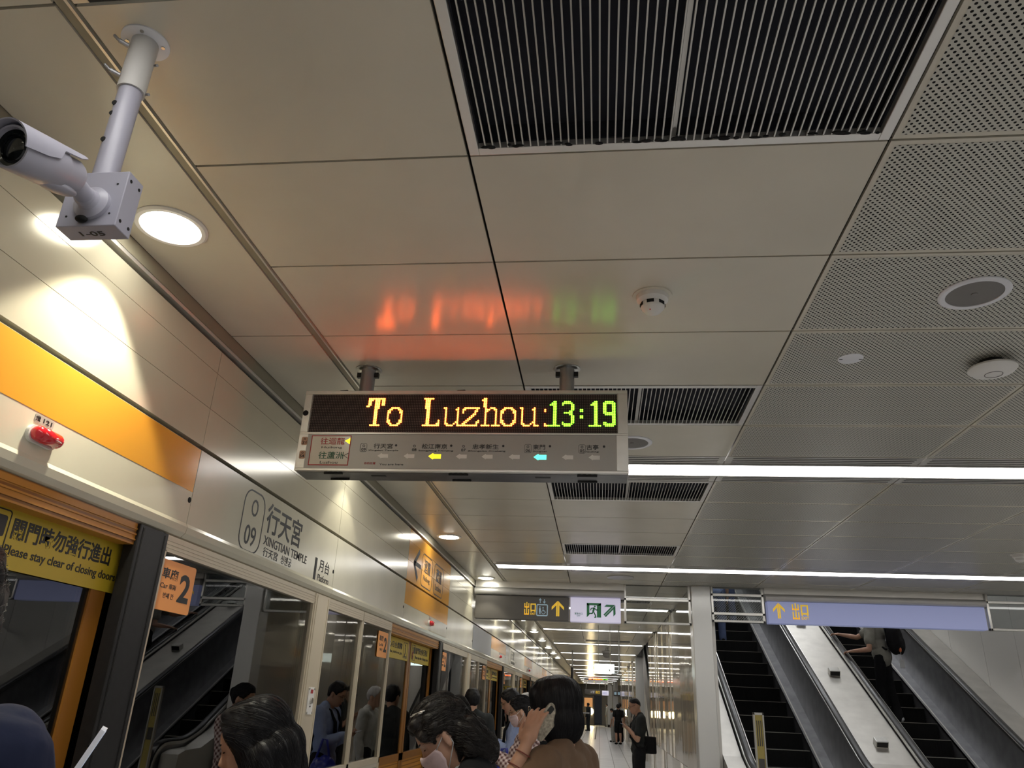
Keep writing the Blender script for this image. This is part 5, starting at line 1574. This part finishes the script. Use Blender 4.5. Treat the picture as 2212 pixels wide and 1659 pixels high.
b = B(); b.sph(f2.w((0, -.18, 1.2)), (.15, .13, .24), f2.M.to_3x3())
o = solid('backpack', b, m_blackcloth, None, .02, 2); tag(o, 'black backpack on the distant person near the corridor end', 'backpack')
f3 = simple('distant person in dark clothes by the screen doors holding a pale bag', (-.70, 52, 0), 60, 1.6, m_hair, m_dark, m_dark, sleeve='long')
b = B(); b.box(-1.05, -.62, 51.7, 51.8, .98, 1.06); o = b.build('pale_bag', m_shirtwhite, None, bevel=.02); tag(o, 'pale flat bag held by the distant person by the screen doors', 'bag')

# --- on the escalators
f = Fig('person in a grey shirt and black trousers leaning on the handrail of the right escalator', (4.42, 13.2, 1.4805), 52, 1.72, pitch=5, lean=10, vox=.008)
arms(f, elL=(4.17, 12.98, 2.50), wrL=(3.955, 13.10, 2.475), elR=(4.17, 13.52, 2.72), wrR=(3.955, 13.68, 2.775))
whand(f, 'L', (-.75, .55, -.05), (0, 0, -1), 40); whand(f, 'R', (-.75, .55, .15), (0, 0, -1), 40)
f.j['anL'] = f.M.inverted() @ Vector((4.36, 13.14, 1.571)); f.j['anR'] = f.M.inverted() @ Vector((4.52, 13.12, 1.571))
f.j['knL'] = f.M.inverted() @ Vector((4.34, 13.20, 1.98)); f.j['knR'] = f.M.inverted() @ Vector((4.48, 13.22, 1.98))
f.body(); f.face(); f.top(m_greytee, 'short', .028, name='grey_shirt', flare=.012); f.bottom(m_blackcloth, 1, .006); f.shoes(m_shirtwhite); f.cap_hair(m_hair, SHORT, .012, vox=.008)
o = thing('backpack', 'dark backpack with an orange tag worn by the person on the right escalator', 'backpack', (4.60, 13.08, 2.45))
b = B(); b.sph(f.w((0, -.215, 1.20)), (.15, .12, .25), f.M.to_3x3()); b.sph(f.w((0, -.28, 1.10)), (.12, .08, .15), f.M.to_3x3()); solid('pack', b, m_blackcloth, o, .012, 2, .5, .008)
b = B()
for sx in (-.10, .10): b.tube([f.w((sx, y, z)) for y, z in ((-.16, 1.05), (-.13, 1.36), (-.03, 1.45), (.09, 1.40), (.14, 1.25), (.02, 1.10), (-.12, 1.02))], .016, 8)
b.build('straps', m_blackcloth, o, True)
p = f.w((-.08, -.31, 1.02)); b = B(); b.sph(p, (.02, .02, .04)); b.build('orange_tag', mat('orange tag', (.6, .16, .06), .5), o, True)
b = B(); q = p - Vector((0, 0, .20)); b.box(q.x - .035, q.x + .035, q.y - .004, q.y + .004, q.z - .07, q.z + .06); b.cyl(q + Vector((0, 0, .06)), p, .003, n=6); b.build('card_holder', m_shirtwhite, o)
simple('person in blue jeans high on the left escalator, seen through the wired glass', (2.27, 15.75, 2.961 - .2115), 0, 1.7, m_hair, m_blueshirt, m_denim)
simple('second person in blue jeans on the left escalator, just above the first', (2.62, 16.55, 2.961 + .2115), 0, 1.68, m_hair, m_shirtwhite, m_denim, female=True)

# ------------------------------------------------------------------ far end of the platform
led2 = dup(led, (.42, 48.5, .28), 'distant copy of the train display far down the corridor')
led2['label'] = 'distant train display far down the corridor'
o = thing('exit_light_box', 'small bright white light box hanging in the corridor', 'light box', (.10, 16.5, 2.14))
b = B(); b.box(-.10, .30, 16.46, 16.56, 2.13, 2.30); b.build('face', m_boxlit, o, bevel=.008)
b = B(); b.tube([(.40, 16.5, CZ), (.40, 16.5, 2.22), (.385, 16.5, 2.16), (.35, 16.5, 2.13), (.25, 16.5, 2.13), (.21, 16.48, 2.15), (.20, 16.45, 2.20)], .014, 8); b.build('conduit', m_white, o, True)
b = B(); b.cyl((-.02, 16.5, 2.29), (-.02, 16.5, CZ), .008, n=8); b.cyl((.22, 16.5, 2.29), (.22, 16.5, CZ), .008, n=8); b.build('hanger', m_steel, o)
o = thing('dome_camera', 'grey dome camera hanging from the corridor ceiling', 'camera', (.21, 23, CZ))
b = B(); b.cyl((.21, 23, CZ), (.21, 23, CZ - .08), .05); b.lathe([(.05, .08), (.14, .10), (.15, .13), (.13, .15)], TD(.21, 23), 28); b.build('housing', m_roll, o, smooth='auto')
b = B(); b.lathe([(.125, .15), (.12, .21), (.08, .27), (.0005, .29)], TD(.21, 23), 28); b.build('dome', m_grey, o, smooth=True)
o = thing('hanging_monitor', 'black screen seen edge on, hanging by the screen doors', 'monitor', (-.80, 25, 2.2))
b = B(); b.box(-.86, -.80, 24.6, 25.4, 2.02, 2.55); b.build('casing', m_blackmetal, o, bevel=.01)
b = B(); b.cyl((-.83, 25, 2.55), (-.83, 25, CZ), .025); b.build('pole', m_roll, o)
o = thing('telephone_sign', 'small yellow sign with a black handset on the screen wall', 'sign', (-1.1, 24, 2.0))
b = B(); b.box(-1.70, -.59, 24, 24.03, 1.90, 1.93); b.box(-.75, -.58, 23.99, 24.04, 1.755, 1.915); b.build('plate', m_yellow, o)
b = B(); stroke(b, [(.03, .13), (.015, .08), (.03, .03)], .02, FF(-.72, 1.76, 23.985), .002); stroke(b, [(.03, .13), (.055, .135)], .025, FF(-.72, 1.76, 23.985), .002); stroke(b, [(.03, .03), (.055, .025)], .025, FF(-.72, 1.76, 23.985), .002); b.build('handset', m_black, o)
YQ = 56
o = thing('hanging_sign', 'distant dark sign with pale characters beyond the far train display', 'sign', (-.4, YQ, 2.2))
b = B(); b.box(-1.0, .12, YQ, YQ + .1, 1.88 + .30, 2.32 + .15); b.build('face', m_darkplate, o)
b = B(); b.cyl((-.9, YQ + .05, 2.45), (-.9, YQ + .05, CZ), .02); b.cyl((0, YQ + .05, 2.45), (0, YQ + .05, CZ), .02); b.build('hanger', m_steel, o)
b = B(); put_text(b, '2 號', FF(-.60, 2.22, YQ - .002), .28, .18, .02); b.build('pale_lettering', m_shirtwhite, o)
b = B(); put_text(b, '出口', FF(-.26, 2.22, YQ - .002), .28, .18, .02); b.build('yellow_lettering', m_signyellow, o)
o = thing('lit_sign', 'distant pale blue lit sign beside the distant dark sign', 'sign', (.35, YQ, 2.2))
b = B(); b.box(.18, .62, YQ, YQ + .1, 2.12, 2.42); b.build('face', m_exitlit, o)
b = B(); b.cyl((.4, YQ + .05, 2.4), (.4, YQ + .05, CZ), .02); b.build('hanger', m_steel, o)
b = B(); put_text(b, '出口', FF(.26, 2.20, YQ - .002), .22, .14, .02); b.build('lettering', m_blueplate, o)
o = thing('hanging_sign', 'distant dark sign with a yellow arrow pointing right', 'sign', (1.3, YQ, 2.2))
b = B(); b.box(.95, 1.75, YQ, YQ + .1, 2.10, 2.45); b.build('face', m_darkplate, o)
b = B(); b.cyl((1.05, YQ + .05, 2.42), (1.05, YQ + .05, CZ), .02); b.cyl((1.65, YQ + .05, 2.42), (1.65, YQ + .05, CZ), .02); b.build('hanger', m_steel, o)
b = B(); big_arrow(b, 1.60, 2.18, .20, .22, YQ - .002, -PI / 2); b.build('yellow_arrow', m_signyellow, o)
b = B(); b.box(1.0, 1.15, YQ - .004, YQ - .002, 2.2, 2.36); b.box(1.24, 1.38, YQ - .004, YQ - .002, 2.2, 2.36); b.build('pictograms', m_signblue, o)
o = thing('train', 'metro train with a glaring headlight at the end of the track', 'train', (-1.1, 66, 0))
b = B(); b.box(-1.75, -.40, 66, 68, .0, 2.2); b.build('front', m_darkplate, o, bevel=.1)
b = B(); b.box(-1.2, -.55, 65.985, 66.0, 1.35, 2.0); b.build('windscreen', mat('lit cab window', (.1, .05, .02), .2, emit=(.6, .28, .1), es=.8), o)
b = B(); b.cyl((-.72, 65.95, 1.0), (-.72, 66.0, 1.0), .24); b.build('headlight', m_train, o)
b = B(); b.box(-.24, -.18, 40, 69.5, .001, .004)
tag(b.build('floor_strip', m_grey, None), 'dark strip along the middle of the corridor floor', 'strip')
for i, (x, y) in enumerate(((.95, 58), (.62, 62.5))):
    b = B(); b.box(x, x + .35, y, y + .35, 0, 3.3, 0); b.box(x - .01, x + .36, y - .01, y + .36, 0, .18, 1)
    struct(b.build('pillar', [m_pillar, m_blackmetal]))
# unseen lamps added high in the well to brighten the escalators
for i, (x, y) in enumerate(((2.5, 13.5), (4.6, 13.5), (2.5, 17.5), (4.6, 17.5), (3.55, 21.5))):
    o = thing('added_well_light', 'added square light, out of view high over the escalators, %s from the platform' % ORD[i], 'light', (x, y, 7.6), 'added lights over the escalators')
    b = B(); b.box(x - .5, x + .5, y - .5, y + .5, 7.57, 7.6); b.build('diffuser', m_well if i else mat('added well light glow', (.9, .9, .9), .5, emit=(.95, .97, 1), es=10), o)
    if not i: m_well = o.children[0].data.materials[0]
    b = B(); b.box(x - .53, x + .53, y - .53, y - .5, 7.55, 7.6); b.box(x - .53, x + .53, y + .5, y + .53, 7.55, 7.6); b.box(x - .53, x - .5, y - .5, y + .5, 7.55, 7.6); b.box(x + .5, x + .53, y - .5, y + .5, 7.55, 7.6); b.build('trim', m_bright, o)
